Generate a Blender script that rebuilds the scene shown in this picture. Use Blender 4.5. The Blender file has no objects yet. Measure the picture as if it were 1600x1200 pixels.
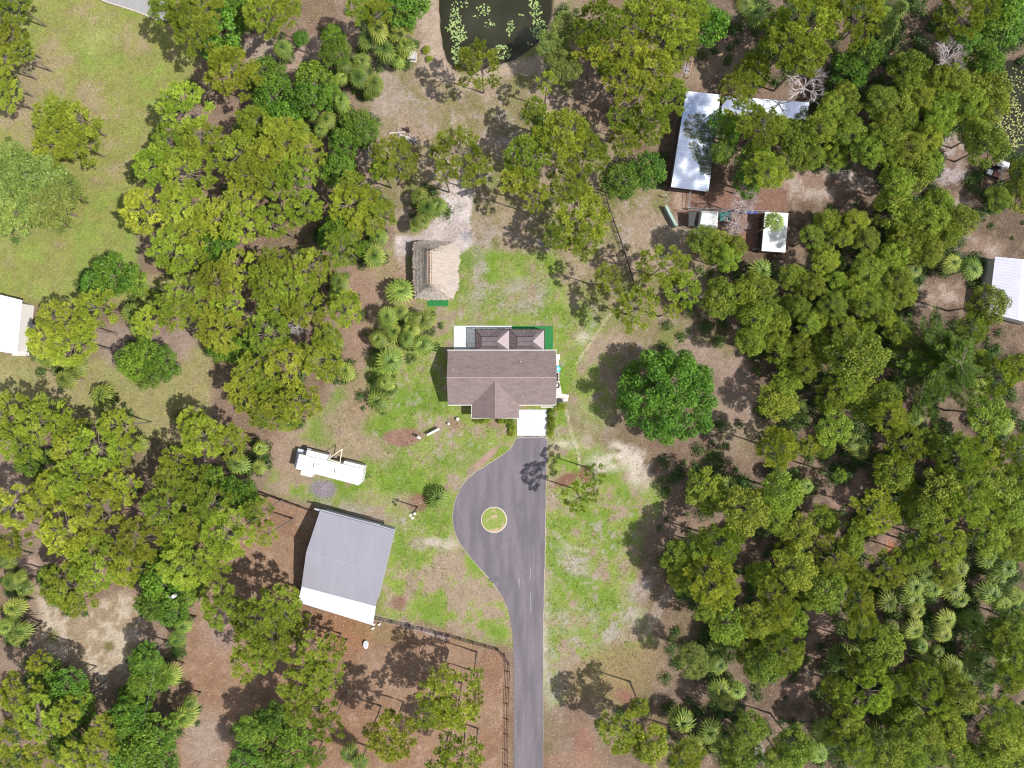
import bpy, math, random
import numpy as np
from mathutils import Vector, Matrix
random.seed(7); R = math.radians
scene = bpy.context.scene
col = scene.collection
H = 112.0      # camera height in metres; one photo pixel is 0.1 m on the ground
# ---------------- camera ----------------
cam = bpy.data.cameras.new('camera'); camo = bpy.data.objects.new('camera', cam); col.objects.link(camo)
camo.location = (0, 0, H); camo.rotation_euler = (0, 0, 0)
cam.sensor_width = 36; cam.lens = 36*H/160.0; cam.clip_end = 8000; cam.clip_start = 1
scene.camera = camo
# ---------------- light ----------------
ELEV = R(56); AZ = R(-18)          # sun stands to the right and a little below, seen in the photo
sd = Vector((math.cos(ELEV)*math.cos(AZ), math.cos(ELEV)*math.sin(AZ), math.sin(ELEV)))
sun = bpy.data.lights.new('sun', 'SUN'); sun.energy = 4.8; sun.angle = R(0.5); sun.color = (1.0, 0.955, 0.89)
suno = bpy.data.objects.new('sun', sun); col.objects.link(suno); suno.location = sd*300
suno.rotation_euler = sd.to_track_quat('Z', 'Y').to_euler()
w = bpy.data.worlds.new('World'); scene.world = w; w.use_nodes = True
nt = w.node_tree; bg = nt.nodes['Background']; bg.inputs[1].default_value = 0.075
sky = nt.nodes.new('ShaderNodeTexSky'); sky.sky_type = 'NISHITA'; sky.sun_disc = False
sky.sun_elevation = ELEV; sky.sun_rotation = math.atan2(sd.x, sd.y)
tc = nt.nodes.new('ShaderNodeTexCoord'); nz = nt.nodes.new('ShaderNodeTexNoise')
nz.inputs['Scale'].default_value = 30; nz.inputs['Detail'].default_value = 6; nz.inputs['Roughness'].default_value = 0.62
rp = nt.nodes.new('ShaderNodeValToRGB'); rp.color_ramp.elements[0].position = 0.50; rp.color_ramp.elements[1].position = 0.57
mx = nt.nodes.new('ShaderNodeMix'); mx.data_type = 'RGBA'; mx.inputs['B'].default_value = (15, 15.3, 16, 1)
nt.links.new(tc.outputs['Generated'], nz.inputs['Vector']); nt.links.new(nz.outputs['Fac'], rp.inputs[0])
nt.links.new(rp.outputs[0], mx.inputs['Factor']); nt.links.new(sky.outputs[0], mx.inputs['A'])
nt.links.new(mx.outputs['Result'], bg.inputs[0])
scene.view_settings.view_transform = 'Standard'; scene.view_settings.look = 'None'
scene.view_settings.exposure = 0.78; scene.view_settings.gamma = 1
scene.cycles.filter_width = 1.15; scene.cycles.max_bounces = 5; scene.cycles.diffuse_bounces = 2; scene.cycles.glossy_bounces = 2
scene.cycles.transmission_bounces = 3; scene.cycles.transparent_max_bounces = 6

def W(px, py, h=0.0):
    f = 0.1*(H-h)/H
    return Vector(((px-800)*f, (600-py)*f, h))

# ---------------- materials ----------------
def mat(name, c, rough=0.8, metal=0.0, spec=0.3, var=0.12, scale=3.0, bump=0.0, wave=None, var2=None, stretch=None, speck=None):
    m = bpy.data.materials.new(name); m.use_nodes = True; t = m.node_tree; N = t.nodes; L = t.links
    b = N['Principled BSDF']; b.inputs['Roughness'].default_value = rough; b.inputs['Metallic'].default_value = metal
    b.inputs['Specular IOR Level'].default_value = spec
    tc = N.new('ShaderNodeTexCoord'); mp = N.new('ShaderNodeMapping'); L.new(tc.outputs['Object'], mp.inputs[0])
    if stretch: mp.inputs['Rotation'].default_value = (0, 0, stretch[0]); mp.inputs['Scale'].default_value = stretch[1]
    n = N.new('ShaderNodeTexNoise'); n.inputs['Scale'].default_value = scale; n.inputs['Detail'].default_value = 8; n.inputs['Roughness'].default_value = 0.65
    L.new(mp.outputs[0], n.inputs['Vector'])
    r = N.new('ShaderNodeMapRange'); r.inputs['From Min'].default_value = .3; r.inputs['From Max'].default_value = .7
    r.inputs['To Min'].default_value = 1-var; r.inputs['To Max'].default_value = 1+var; L.new(n.outputs['Fac'], r.inputs['Value'])
    v = N.new('ShaderNodeVectorMath'); v.operation = 'SCALE'; v.inputs[0].default_value = c[:3]; L.new(r.outputs[0], v.inputs['Scale'])
    out = v.outputs[0]
    if var2:      # a second colour in large patches: (colour, scale, lo, hi)
        n2 = N.new('ShaderNodeTexNoise'); n2.inputs['Scale'].default_value = var2[1]; n2.inputs['Detail'].default_value = 7; L.new(mp.outputs[0], n2.inputs['Vector'])
        q = N.new('ShaderNodeMapRange'); q.inputs['From Min'].default_value = var2[2]; q.inputs['From Max'].default_value = var2[3]; L.new(n2.outputs['Fac'], q.inputs['Value'])
        k = N.new('ShaderNodeMix'); k.data_type = 'RGBA'; k.inputs['B'].default_value = (*var2[0], 1)
        L.new(q.outputs[0], k.inputs['Factor']); L.new(out, k.inputs['A']); out = k.outputs['Result']
    L.new(out, b.inputs['Base Color'])
    if wave:      # (rotation, scale, strength) ribs
        m2 = N.new('ShaderNodeMapping'); m2.inputs['Rotation'].default_value = (0, 0, wave[0]); L.new(tc.outputs['Object'], m2.inputs[0])
        wv = N.new('ShaderNodeTexWave'); wv.inputs['Scale'].default_value = wave[1]; L.new(m2.outputs[0], wv.inputs['Vector'])
        bp = N.new('ShaderNodeBump'); bp.inputs['Strength'].default_value = wave[2]; bp.inputs['Distance'].default_value = .05
        L.new(wv.outputs['Fac'], bp.inputs['Height']); L.new(bp.outputs[0], b.inputs['Normal'])
    elif bump:
        bp = N.new('ShaderNodeBump'); bp.inputs['Strength'].default_value = bump; bp.inputs['Distance'].default_value = .08
        L.new(n.outputs['Fac'], bp.inputs['Height']); L.new(bp.outputs[0], b.inputs['Normal'])
    return m

def leafmat(name, c, c2, trans=0.3):
    m = bpy.data.materials.new(name); m.use_nodes = True; t = m.node_tree; N = t.nodes; L = t.links
    b = N['Principled BSDF']; b.inputs['Roughness'].default_value = 0.55; b.inputs['Specular IOR Level'].default_value = 0.25
    at = N.new('ShaderNodeAttribute'); at.attribute_name = 'tint'
    oi = N.new('ShaderNodeObjectInfo')
    k = N.new('ShaderNodeMix'); k.data_type = 'RGBA'; k.inputs['A'].default_value = (*c, 1); k.inputs['B'].default_value = (*c2, 1)
    L.new(at.outputs['Fac'], k.inputs['Factor'])
    h = N.new('ShaderNodeHueSaturation')
    mh = N.new('ShaderNodeMapRange'); mh.inputs['To Min'].default_value = 0.485; mh.inputs['To Max'].default_value = 0.521; L.new(oi.outputs['Random'], mh.inputs['Value'])
    wn = N.new('ShaderNodeTexWhiteNoise'); wn.noise_dimensions = '1D'; L.new(oi.outputs['Random'], wn.inputs['W'])
    mv = N.new('ShaderNodeMapRange'); mv.inputs['To Min'].default_value = 0.74; mv.inputs['To Max'].default_value = 1.24; L.new(wn.outputs['Value'], mv.inputs['Value'])
    L.new(mh.outputs[0], h.inputs['Hue']); L.new(mv.outputs[0], h.inputs['Value']); L.new(k.outputs['Result'], h.inputs['Color'])
    L.new(h.outputs[0], b.inputs['Base Color'])
    tr = N.new('ShaderNodeBsdfTranslucent'); L.new(h.outputs[0], tr.inputs['Color'])
    ms = N.new('ShaderNodeMixShader'); ms.inputs[0].default_value = trans
    L.new(b.outputs[0], ms.inputs[1]); L.new(tr.outputs[0], ms.inputs[2]); L.new(ms.outputs[0], N['Material Output'].inputs['Surface'])
    return m

# ---------------- mesh helpers ----------------
def tag(o, label=None, cat=None, group=None, kind=None):
    if label: o['label'] = label
    if cat: o['category'] = cat
    if group: o['group'] = group
    if kind: o['kind'] = kind
    return o
def empty(name, loc=(0,0,0), rz=0):
    o = bpy.data.objects.new(name, None); col.objects.link(o); o.location = loc; o.rotation_euler = (0,0,rz); o.empty_display_size = .3
    return o
class MB:
    def __init__(s): s.v = []; s.f = []
    def quad(s, *p):
        i = len(s.v); s.v += [tuple(q) for q in p]; s.f.append(tuple(range(i, i+len(p)))); return s
    def box(s, c, d, rz=0, taper=1.0):
        i = len(s.v); cr, sr = math.cos(rz), math.sin(rz)
        for z in (-1, 1):
            k = taper if z > 0 else 1
            for x, y in ((-1,-1),(1,-1),(1,1),(-1,1)):
                X, Y = x*d[0]/2*k, y*d[1]/2*k
                s.v.append((c[0]+X*cr-Y*sr, c[1]+X*sr+Y*cr, c[2]+z*d[2]/2))
        s.f += [(i,i+3,i+2,i+1),(i+4,i+5,i+6,i+7),(i,i+1,i+5,i+4),(i+1,i+2,i+6,i+5),(i+2,i+3,i+7,i+6),(i+3,i,i+4,i+7)]
        return s
    def prism(s, pts, z0, z1):
        n = len(pts); i = len(s.v)
        a = sum(pts[k][0]*pts[(k+1)%n][1]-pts[(k+1)%n][0]*pts[k][1] for k in range(n))
        if a < 0: pts = pts[::-1]
        s.v += [(p[0], p[1], z0) for p in pts] + [(p[0], p[1], z1) for p in pts]
        s.f.append(tuple(range(i+n, i+2*n))); s.f.append(tuple(range(i+n-1, i-1, -1)))
        for k in range(n): j = (k+1) % n; s.f.append((i+k, i+j, i+n+j, i+n+k))
        return s
    def slab(s, pts, t):       # a sheet of thickness t below the given top corners
        n = len(pts); i = len(s.v)
        s.v += [tuple(p) for p in pts] + [(p[0], p[1], p[2]-t) for p in pts]
        s.f.append(tuple(range(i, i+n))); s.f.append(tuple(range(i+2*n-1, i+n-1, -1)))
        for k in range(n): j = (k+1) % n; s.f.append((i+j, i+k, i+n+k, i+n+j))
        return s
    def tube(s, a, b, r0, r1=None, n=6):
        r1 = r0 if r1 is None else r1; a = Vector(a); b = Vector(b); d = (b-a)
        if d.length < 1e-6: return s
        q = d.to_track_quat('Z', 'Y'); i = len(s.v)
        for p, r in ((a, r0), (b, r1)):
            for k in range(n):
                t = 2*math.pi*k/n; s.v.append(tuple(p + q @ Vector((r*math.cos(t), r*math.sin(t), 0))))
        for k in range(n): j = (k+1) % n; s.f.append((i+k, i+j, i+n+j, i+n+k))
        s.f.append(tuple(range(i+n, i+2*n))); s.f.append(tuple(range(i+n-1, i-1, -1)))
        return s
    def lathe(s, c, prof, n=16):
        i = len(s.v)
        for r, z in prof:
            for k in range(n): t = 2*math.pi*k/n; s.v.append((c[0]+r*math.cos(t), c[1]+r*math.sin(t), c[2]+z))
        for a in range(len(prof)-1):
            for k in range(n): j = (k+1) % n; s.f.append((i+a*n+k, i+a*n+j, i+(a+1)*n+j, i+(a+1)*n+k))
        s.f.append(tuple(range(i+n-1, i-1, -1))); s.f.append(tuple(range(i+(len(prof)-1)*n, i+len(prof)*n)))
        return s
    def build(s, name, m, parent=None, loc=None, smooth=False):
        me = bpy.data.meshes.new(name); me.from_pydata(s.v, [], s.f); me.materials.append(m); me.update()
        if smooth: me.polygons.foreach_set('use_smooth', [True]*len(me.polygons))
        o = bpy.data.objects.new(name, me); col.objects.link(o)
        if parent: o.parent = parent
        if loc is not None: o.location = loc
        return o
def npmesh(name, V, F, m, tint=None):
    V = np.ascontiguousarray(V, np.float32); F = np.ascontiguousarray(F, np.int32); k = F.shape[1]
    me = bpy.data.meshes.new(name); me.vertices.add(len(V)); me.vertices.foreach_set('co', V.ravel())
    me.loops.add(F.size); me.loops.foreach_set('vertex_index', F.ravel()); me.polygons.add(len(F))
    me.polygons.foreach_set('loop_start', np.arange(0, F.size, k, dtype=np.int32))
    me.materials.append(m); me.update(calc_edges=True)
    if tint is not None:
        a = me.attributes.new('tint', 'FLOAT', 'POINT'); a.data.foreach_set('value', np.ascontiguousarray(tint, np.float32))
    return me
def loc2(o, x, y): return (o[0]+x, o[1]+y)
def pxy(pts, h=0): return [W(a, b, h) for a, b in pts]

M = {}
M['shingle'] = mat('shingle', (.14,.108,.104), .9, var=.2, scale=1.6, bump=.4, stretch=(0,(1,2.6,1)), var2=((.105,.084,.086),.55,.5,.75))
M['ridge'] = mat('ridge', (.27,.19,.175), .9)
M['stucco'] = mat('stucco', (.5,.48,.45), .9, var=.05)
M['white'] = mat('white_paint', (.45,.46,.45), .5, var=.08, scale=1.2)
M['trim'] = mat('trim', (.5,.5,.49), .5, var=.06)
M['white_slab'] = mat('white_slab', (.37,.39,.385), .8, var=.07, scale=.9)
M['concrete'] = mat('concrete', (.4,.36,.34), .9, var=.1)
M['barnridge'] = mat('barn_ridge', (.25,.245,.29), .8, var=.05)
M['glass'] = mat('glass', (.03,.04,.05), .08, spec=.6, var=.02)
M['bronze'] = mat('bronze', (.03,.022,.022), .5, var=.05)
M['turf'] = mat('turf', (.012,.12,.03), .9, var=.35, scale=5, var2=((.03,.10,.03),1.5,.5,.7))
M['barnroof'] = mat('barn_roof', (.185,.18,.212), .75, var=.07, scale=.35, stretch=(R(-15),(1.6,.35,1)), var2=((.172,.167,.203),.8,.45,.75), wave=(R(-15),2.2,.12))
M['whitemetal'] = mat('white_metal_roof', (.42,.43,.47), .45, var=.07, scale=.5, wave=(R(-15),1.6,.15))
M['galv'] = mat('galvanised_roof', (.72,.75,.82), .035, metal=.92, var=.06, scale=1.2, var2=((.5,.55,.66),1.3,.55,.8))
M['steel'] = mat('steel', (.42,.44,.48), .45, metal=.6, var=.1)
M['brownwood'] = mat('brown_wood', (.05,.032,.03), .85, var=.2)
M['palewood'] = mat('pale_wood', (.34,.24,.17), .85, var=.2)
M['bark'] = mat('bark', (.16,.125,.105), .95, var=.3, scale=8)
M['palmbark'] = mat('palm_bark', (.15,.12,.09), .95, var=.3, scale=8)
M['deadwood'] = mat('dead_wood', (.34,.3,.3), .95, var=.2, scale=5)
M['asphalt'] = mat('asphalt', (.108,.094,.106), .85, var=.22, scale=5, var2=((.078,.07,.08),.28,.42,.62), stretch=(0,(2.4,.4,1)))
M['roadgray'] = mat('road_gray', (.19,.19,.19), .9, var=.1)
M['kerb'] = mat('kerb', (.33,.28,.25), .9, var=.15)
M['thatch'] = mat('thatch', (.29,.25,.215), .95, var=.28, scale=3.5, bump=1.0, stretch=(0,(.5,5,1)), var2=((.21,.18,.17),1.2,.45,.75))
M['water'] = mat('pond_water', (.017,.017,.009), .06, spec=.22, var=.25, scale=.12)
M['lily'] = leafmat('lily', (.13,.2,.06), (.24,.3,.12), .05)
M['lily2'] = leafmat('lily_yellow', (.16,.2,.05), (.28,.28,.09), .05)
M['lavender'] = mat('faded_white_roof', (.33,.31,.34), .6, var=.08)
M['red'] = mat('rusty_red', (.12,.05,.045), .8, var=.3)
M['dark'] = mat('dark_plastic', (.02,.02,.022), .6, var=.1)
M['blue'] = mat('blue_plastic', (.03,.35,.5), .5, var=.1)
M['tealpanel'] = mat('teal_panel', (.015,.09,.085), .7, var=.3, scale=1.5)
M['bluetarp'] = mat('blue_tarp', (.02,.04,.22), .6, var=.2)
M['gravel'] = mat('gravel', (.2,.17,.19), .95, var=.3, scale=7)
M['galv2'] = mat('gray_panel', (.3,.32,.38), .6, var=.1)
def screenmat():
    m = bpy.data.materials.new('screen_mesh'); m.use_nodes = True; t = m.node_tree; N = t.nodes; L = t.links
    b = N['Principled BSDF']; b.inputs['Base Color'].default_value = (.14,.115,.125,1); b.inputs['Roughness'].default_value = .8
    tr = N.new('ShaderNodeBsdfTransparent'); ms = N.new('ShaderNodeMixShader'); ms.inputs[0].default_value = .55
    L.new(tr.outputs[0], ms.inputs[1]); L.new(b.outputs[0], ms.inputs[2]); L.new(ms.outputs[0], N['Material Output'].inputs['Surface']); return m
M['screen'] = screenmat()
M['pine'] = leafmat('pine_needles', (.175,.225,.018), (.40,.455,.055), .34)
M['pine2'] = leafmat('pine_needles_green', (.155,.205,.016), (.35,.405,.048), .34)
M['broad'] = leafmat('broadleaf', (.06,.13,.012), (.18,.275,.026), .28)
M['mid'] = leafmat('mid_green_leaf', (.105,.155,.012), (.29,.335,.034), .3)
M['soft'] = leafmat('soft_leaf', (.13,.175,.03), (.27,.32,.075), .3)
M['oak'] = leafmat('oak_leaf', (.07,.15,.014), (.20,.33,.034), .28)
M['palm'] = leafmat('palm_frond', (.042,.085,.010), (.32,.36,.065), .2)
M['cedar'] = leafmat('cedar_needles', (.03,.075,.008), (.115,.185,.018), .22)
M['under'] = leafmat('undergrowth_leaf', (.035,.075,.012), (.09,.13,.03), .2)
# ---------------- ground ----------------
def vnoise(x, y, seed):
    xi = np.floor(x).astype(np.int64); yi = np.floor(y).astype(np.int64); fx = x-xi; fy = y-yi
    fx = fx*fx*(3-2*fx); fy = fy*fy*(3-2*fy)
    def h(a, b):
        n = (a*374761393 + b*668265263 + seed*974634777) & 0xffffffff
        n = ((n ^ (n >> 13))*1274126177) & 0xffffffff
        return ((n ^ (n >> 16)) & 0xffff)/65535.0
    return (h(xi,yi)*(1-fx)+h(xi+1,yi)*fx)*(1-fy)+(h(xi,yi+1)*(1-fx)+h(xi+1,yi+1)*fx)*fy
def fbm(x, y, s, seed, o=5, g=.55):
    t = 0; a = 1; n = 0
    for i in range(o): t = t+a*vnoise(x*s*2**i, y*s*2**i, seed+i*17); n += a; a *= g
    return t/n
def sdpoly(X, Y, pts):      # negative inside, in photo pixels
    d = np.full(X.shape, 1e18); ins = np.zeros(X.shape, bool); n = len(pts)
    for i in range(n):
        ax, ay = pts[i]; bx, by = pts[(i+1) % n]; ex, ey = bx-ax, by-ay
        t = np.clip(((X-ax)*ex+(Y-ay)*ey)/(ex*ex+ey*ey+1e-9), 0, 1)
        d = np.minimum(d, (X-ax-t*ex)**2+(Y-ay-t*ey)**2)
        c = (ay > Y) != (by > Y); ins ^= c & (X < (bx-ax)*(Y-ay)/(by-ay+1e-12)+ax)
    d = np.sqrt(d); return np.where(ins, -d, d)
def sdell(X, Y, cx, cy, rx, ry, a=0):
    c, s = math.cos(R(a)), math.sin(R(a)); u = ((X-cx)*c+(Y-cy)*s)/rx; v = (-(X-cx)*s+(Y-cy)*c)/ry
    return (np.sqrt(u*u+v*v)-1)*min(rx, ry)
def sdline(X, Y, pts, w):
    d = np.full(X.shape, 1e18)
    for (ax, ay), (bx, by) in zip(pts, pts[1:]):
        ex, ey = bx-ax, by-ay; t = np.clip(((X-ax)*ex+(Y-ay)*ey)/(ex*ex+ey*ey), 0, 1)
        d = np.minimum(d, (X-ax-t*ex)**2+(Y-ay-t*ey)**2)
    return np.sqrt(d)-w
def sm(a, b, x): t = np.clip((x-a)/(b-a), 0, 1); return t*t*(3-2*t)
POND1 = [(690,-60),(687,0),(686,40),(689,72),(698,94),(714,108),(740,112),(770,104),(800,96),(828,76),(848,54),(860,30),(864,0),(866,-60)]
POND2 = [(1566,96),(1562,112),(1571,135),(1569,158),(1556,178),(1545,192),(1556,206),(1572,222),(1578,238),(1595,248),(1640,252),(1660,180),(1640,92),(1595,92)]
gx = np.concatenate([[-3000,-1200,-500,-220,-140], np.arange(-100, 100.01, .34), [140,220,500,1200,3000]])
gy = np.concatenate([[-3000,-1200,-500,-200,-120], np.arange(-78, 78.01, .34), [120,200,500,1200,3000]])
GX, GY = np.meshgrid(gx, gy); PX = 800+GX*10; PY = 600-GY*10
q1 = (fbm(PX, PY, 1/60, 3)-.5); q2 = (fbm(PX, PY, 1/60, 57)-.5)
DX = PX+q1*36; DY = PY+q2*36                         # wobbly outlines
D2X = PX+q1*12; D2Y = PY+q2*12
nA = fbm(PX, PY, 1/45, 101); nB = fbm(PX, PY, 1/16, 202, 5, .65); nC = fbm(PX, PY, 1/90, 303); nD = fbm(PX, PY, 1/7, 404, 4, .7)
C = lambda *c: np.array(c, float)
def mixc(A, B, f): return A*(1-f[..., None])+B*f[..., None]
G_lush, G_mid, G_yel = C(.12,.195,.024), C(.175,.22,.048), C(.195,.20,.058)
DRY, TAN, SAND, LITTER, MULCH, RED, OLIVE, LAV = C(.25,.205,.115), C(.26,.20,.145), C(.38,.32,.285), C(.17,.115,.082), C(.17,.082,.062), C(.185,.115,.085), C(.17,.15,.07), C(.27,.225,.21)
base = mixc(LITTER+0*GX[..., None], C(.20,.145,.11), sm(.4,.65,nA))
base = mixc(base, C(.13,.105,.05), sm(.5,.72,nC)*.7)
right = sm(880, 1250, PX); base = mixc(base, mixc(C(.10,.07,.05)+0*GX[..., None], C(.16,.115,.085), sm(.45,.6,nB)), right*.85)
def lay(sd, colr, soft=8, op=1.0, patch=None):
    global base
    f = (1-sm(-soft, soft, sd))*op
    if patch is not None: f = f*patch
    base = mixc(base, colr if isinstance(colr, np.ndarray) and colr.ndim == 3 else colr+0*GX[..., None], f)
lawn = mixc(mixc(TAN+0*GX[..., None], G_mid, sm(.34,.44,nA*.4+nB*.6)), G_lush, sm(.44,.56,nA*.6+nB*.4))
lawn = mixc(lawn, LAV, sm(.58,.68,fbm(PX, PY, 1/30, 909)*.5+nD*.5)*.75)
yard = mixc(mixc(TAN+0*GX[..., None], G_mid, sm(.42,.53,nA*.4+nB*.6)), G_lush, sm(.53,.64,nA*.55+nB*.45))
olive = mixc(mixc(TAN+0*GX[..., None], OLIVE, sm(.38,.56,nA*.6+nB*.4)), C(.14,.155,.045), sm(.55,.68,nA*.6+nB*.4))
olive = mixc(olive, LAV, sm(.54,.64,fbm(PX, PY, 1/40, 919)*.5+nD*.5)*.7)
mead = mixc(mixc(DRY+0*GX[..., None], G_yel, sm(.32,.48,nA*.7+nB*.3)), G_mid, sm(.52,.66,nA*.7+nB*.3))
# left meadow and the dry clearing below it
lay(sdpoly(DX, DY, [(-300,-300),(300,-300),(250,20),(320,90),(300,140),(262,200),(225,255),(200,330),(225,420),(330,440),(330,480),(200,470),(60,480),(-300,470)]), mead, 10)
lay(sdell(DX, DY, 150,65,22,14), C(.25,.27,.09), 14, .8)
lay(sdell(DX, DY, 30,340,40,60), G_mid, 18, .7)
lay(sdpoly(DX, DY, [(40,80),(70,90),(60,170),(20,180),(10,160)]), C(.24,.17,.13), 14, .6)
lay(sdpoly(DX, DY, [(-60,550),(60,560),(140,560),(330,540),(330,640),(300,690),(230,700),(190,660),(-60,630)]), mixc(mead, DRY+0*GX[..., None], np.full(GX.shape,.55)), 12)
lay(sdpoly(DX, DY, [(130,510),(260,500),(320,510),(300,560),(170,570)]), C(.24,.18,.15), 12, .85)
lay(sdell(DX, DY, 260,508,16,10,-20), C(.17,.1,.085), 6, .8)
# clearing bottom left
lay(sdpoly(DX, DY, [(45,920),(80,945),(215,930),(215,1050),(160,1100),(120,1040),(60,1010)]), mixc(C(.25,.19,.125)+0*GX[..., None], C(.36,.3,.23), sm(.46,.56,nB)), 9)
lay(sdell(D2X, D2Y, 82,995,9,11), C(.13,.12,.045), 5); lay(sdell(D2X, D2Y, 172,1011,8,8), C(.13,.12,.045), 4)
# paddock
pad = mixc(mixc(C(.20,.118,.075)+0*GX[..., None], C(.225,.145,.098), sm(.4,.6,nA)), C(.27,.19,.15), sm(.6,.72,nB*.5+nD*.5)*.7)
lay(sdpoly(D2X, D2Y, [(340,880),(405,770),(500,800),(470,920),(586,962),(700,990),(785,1018),(797,1040),(797,1300),(260,1300),(265,1180),(270,1010),(300,950)]), pad, 6)
lay(sdell(DX, DY, 350,975,34,36), C(.26,.19,.17), 14, .6); lay(sdell(DX, DY, 320,1160,30,40), C(.28,.23,.2), 16, .6)
lay(sdell(DX, DY, 540,985,44,34), C(.23,.115,.06), 14, .75); lay(sdell(DX, DY, 605,985,40,12,15), C(.2,.15,.07), 10, .7)
lay(sdline(PX, PY, [(588,964),(640,978),(700,996)], 3), C(.36,.31,.31), 4, .8)
# north clearing between the woods and the pond
lay(sdpoly(DX, DY, [(560,60),(640,-40),(700,-60),(900,-60),(890,60),(900,160),(1040,300),(1080,400),(1000,500),(880,470),(720,400),(620,380),(570,300),(560,200)]), olive, 14)
lay(sdpoly(DX, DY, [(655,-60),(690,-60),(686,80),(700,100),(720,118),(840,90),(880,40),(880,100),(800,130),(720,140),(660,95),(650,30)]), C(.32,.25,.2), 7, .85)
lay(sdell(DX, DY, 610,150,30,40), C(.31,.25,.22), 14, .7); lay(sdell(DX, DY, 640,215,40,18), C(.27,.19,.16), 12, .7); lay(sdell(DX, DY, 560,230,30,20), C(.25,.18,.15), 12, .7)
lay(sdell(DX, DY, 470,90,50,26,-20), C(.3,.22,.18), 10, .8); lay(sdell(DX, DY, 405,80,26,30), C(.3,.24,.2), 10, .7)
lay(sdpoly(DX, DY, [(960,300),(1060,290),(1080,380),(1020,430),(960,420)]), olive, 14, .8)
# lawns
lay(sdpoly(DX, DY, [(560,400),(620,370),(720,375),(860,400),(960,470),(975,540),(905,570),(880,660),(940,690),(1050,760),(1000,840),(990,950),(1020,1010),(940,1060),(855,1100),(797,1010),(690,985),(590,960),(610,830),(480,790),(410,760),(440,690),(520,640),(560,600),(590,480)]), yard, 10)
lay(sdpoly(DX, DY, [(545,590),(600,560),(700,560),(800,690),(740,740),(712,780),(705,850),(640,900),(600,830),(575,720),(480,700),(500,650)]), lawn, 10)
lay(sdpoly(DX, DY, [(720,395),(800,390),(960,480),(900,560),(880,680),(855,690),(855,590),(720,500),(680,560),(640,560),(700,470)]), lawn, 10, .9)
lay(sdpoly(DX, DY, [(855,690),(880,720),(960,720),(1010,800),(960,880),(1000,960),(950,1000),(855,1060)]), lawn, 10)
lay(sdell(DX, DY, 690,715,60,14,8), C(.26,.19,.14), 12, .5, sm(.4,.6,nB))
for e in ((560,700,50,22,20),(640,790,20,12,0),(540,655,30,26,0),(470,720,40,34,0),(445,700,26,40,0)): lay(sdell(DX, DY, *e), C(.26,.185,.14), 12, .8)
lay(sdell(D2X, D2Y, 560,800,60,10,14), LAV, 9, .8, sm(.4,.55,nB)); lay(sdell(D2X, D2Y, 655,785,16,14), MULCH, 4, .9)
lay(sdell(D2X, D2Y, 628,683,31,14,-4), C(.2,.115,.09), 3); lay(sdell(D2X, D2Y, 710,662,14,10,30), C(.22,.14,.1), 4, .8); lay(sdell(D2X, D2Y, 625,940,12,12), C(.19,.11,.08), 5)
lay(sdell(D2X, D2Y, 617,783,60,8,4), TAN, 8, .4)
lay(sdell(D2X, D2Y, 772,664,14,8), C(.24,.16,.13), 4, .8); lay(sdell(D2X, D2Y, 675,845,14,6), SAND, 4); lay(sdell(D2X, D2Y, 700,850,18,8), SAND, 6, .7)
lay(sdpoly(D2X, D2Y, [(803,690),(780,700),(770,716),(742,738),(736,730),(765,705)]), C(.29,.195,.16), 3)
for e in ((885,693,15,6,0),(918,684,7,12,0),(998,735,18,30,-8),(975,705,34,14,20),(950,720,30,16,0),(965,698,8,7,0),(850,1005,5,40,0),(992,492,8,5,0),(910,525,12,8,0)): lay(sdell(D2X, D2Y, *e), C(.46,.40,.35), 8, .75, sm(.3,.55,nB))
for e in ((960,985,40,22,-30),(905,965,30,12,-20),(1000,920,14,36,30),(900,880,30,14,30),(860,1060,16,40,0),(855,960,8,40,0)): lay(sdell(DX, DY, *e), LAV*1.12, 12, .8, sm(.42,.56,nB))
for e in ((950,1060,60,40,0),(980,1040,50,34,0)): lay(sdell(DX, DY, *e), C(.2,.15,.075), 16, .75)
lay(sdell(D2X, D2Y, 915,740,10,13), MULCH, 3, .9); lay(sdell(D2X, D2Y, 885,748,21,9,-28), MULCH, 3, .95)
lay(sdell(D2X, D2Y, 972,492,8,6), MULCH*1.1, 3, .8); lay(sdell(D2X, D2Y, 975,1088,20,9,30), MULCH*1.2, 5, .8); lay(sdell(D2X, D2Y, 912,1160,14,26,-10), MULCH*1.2, 6, .7); lay(sdell(D2X, D2Y, 900,1190,50,20), C(.24,.14,.1), 9, .6)
for e in ((1010,520,70,50,0),(1090,545,60,30,10),(930,640,40,50,0),(1150,650,40,60,0),(940,440,50,60,0),(1085,440,40,40,0)): lay(sdell(DX, DY, *e), olive, 18, .8)
lay(sdell(DX, DY, 930,600,40,60), yard, 16, .8)
# sand round the thatched hut
lay(sdpoly(D2X, D2Y, [(690,290),(715,275),(738,300),(735,345),(742,378),(720,395),(640,380),(632,420),(618,400),(616,368),(650,368),(668,350),(685,330)]), mixc(C(.36,.31,.3)+0*GX[..., None], C(.43,.38,.37), sm(.4,.6,nB)), 4)
lay(sdell(D2X, D2Y, 728,368,9,8), C(.27,.25,.28), 4); lay(sdell(D2X, D2Y, 700,275,22,22), C(.33,.26,.24), 12, .7)
lay(sdell(DX, DY, 745,430,14,60), LAV, 12, .7, sm(.35,.55,nB)); lay(sdpoly(DX, DY, [(560,390),(640,400),(640,470),(570,560),(590,640),(545,660),(530,440)]), C(.25,.165,.12), 12, .75)
lay(sdell(DX, DY, 820,460,34,26), LAV, 12, .7, sm(.35,.55,nB))
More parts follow.
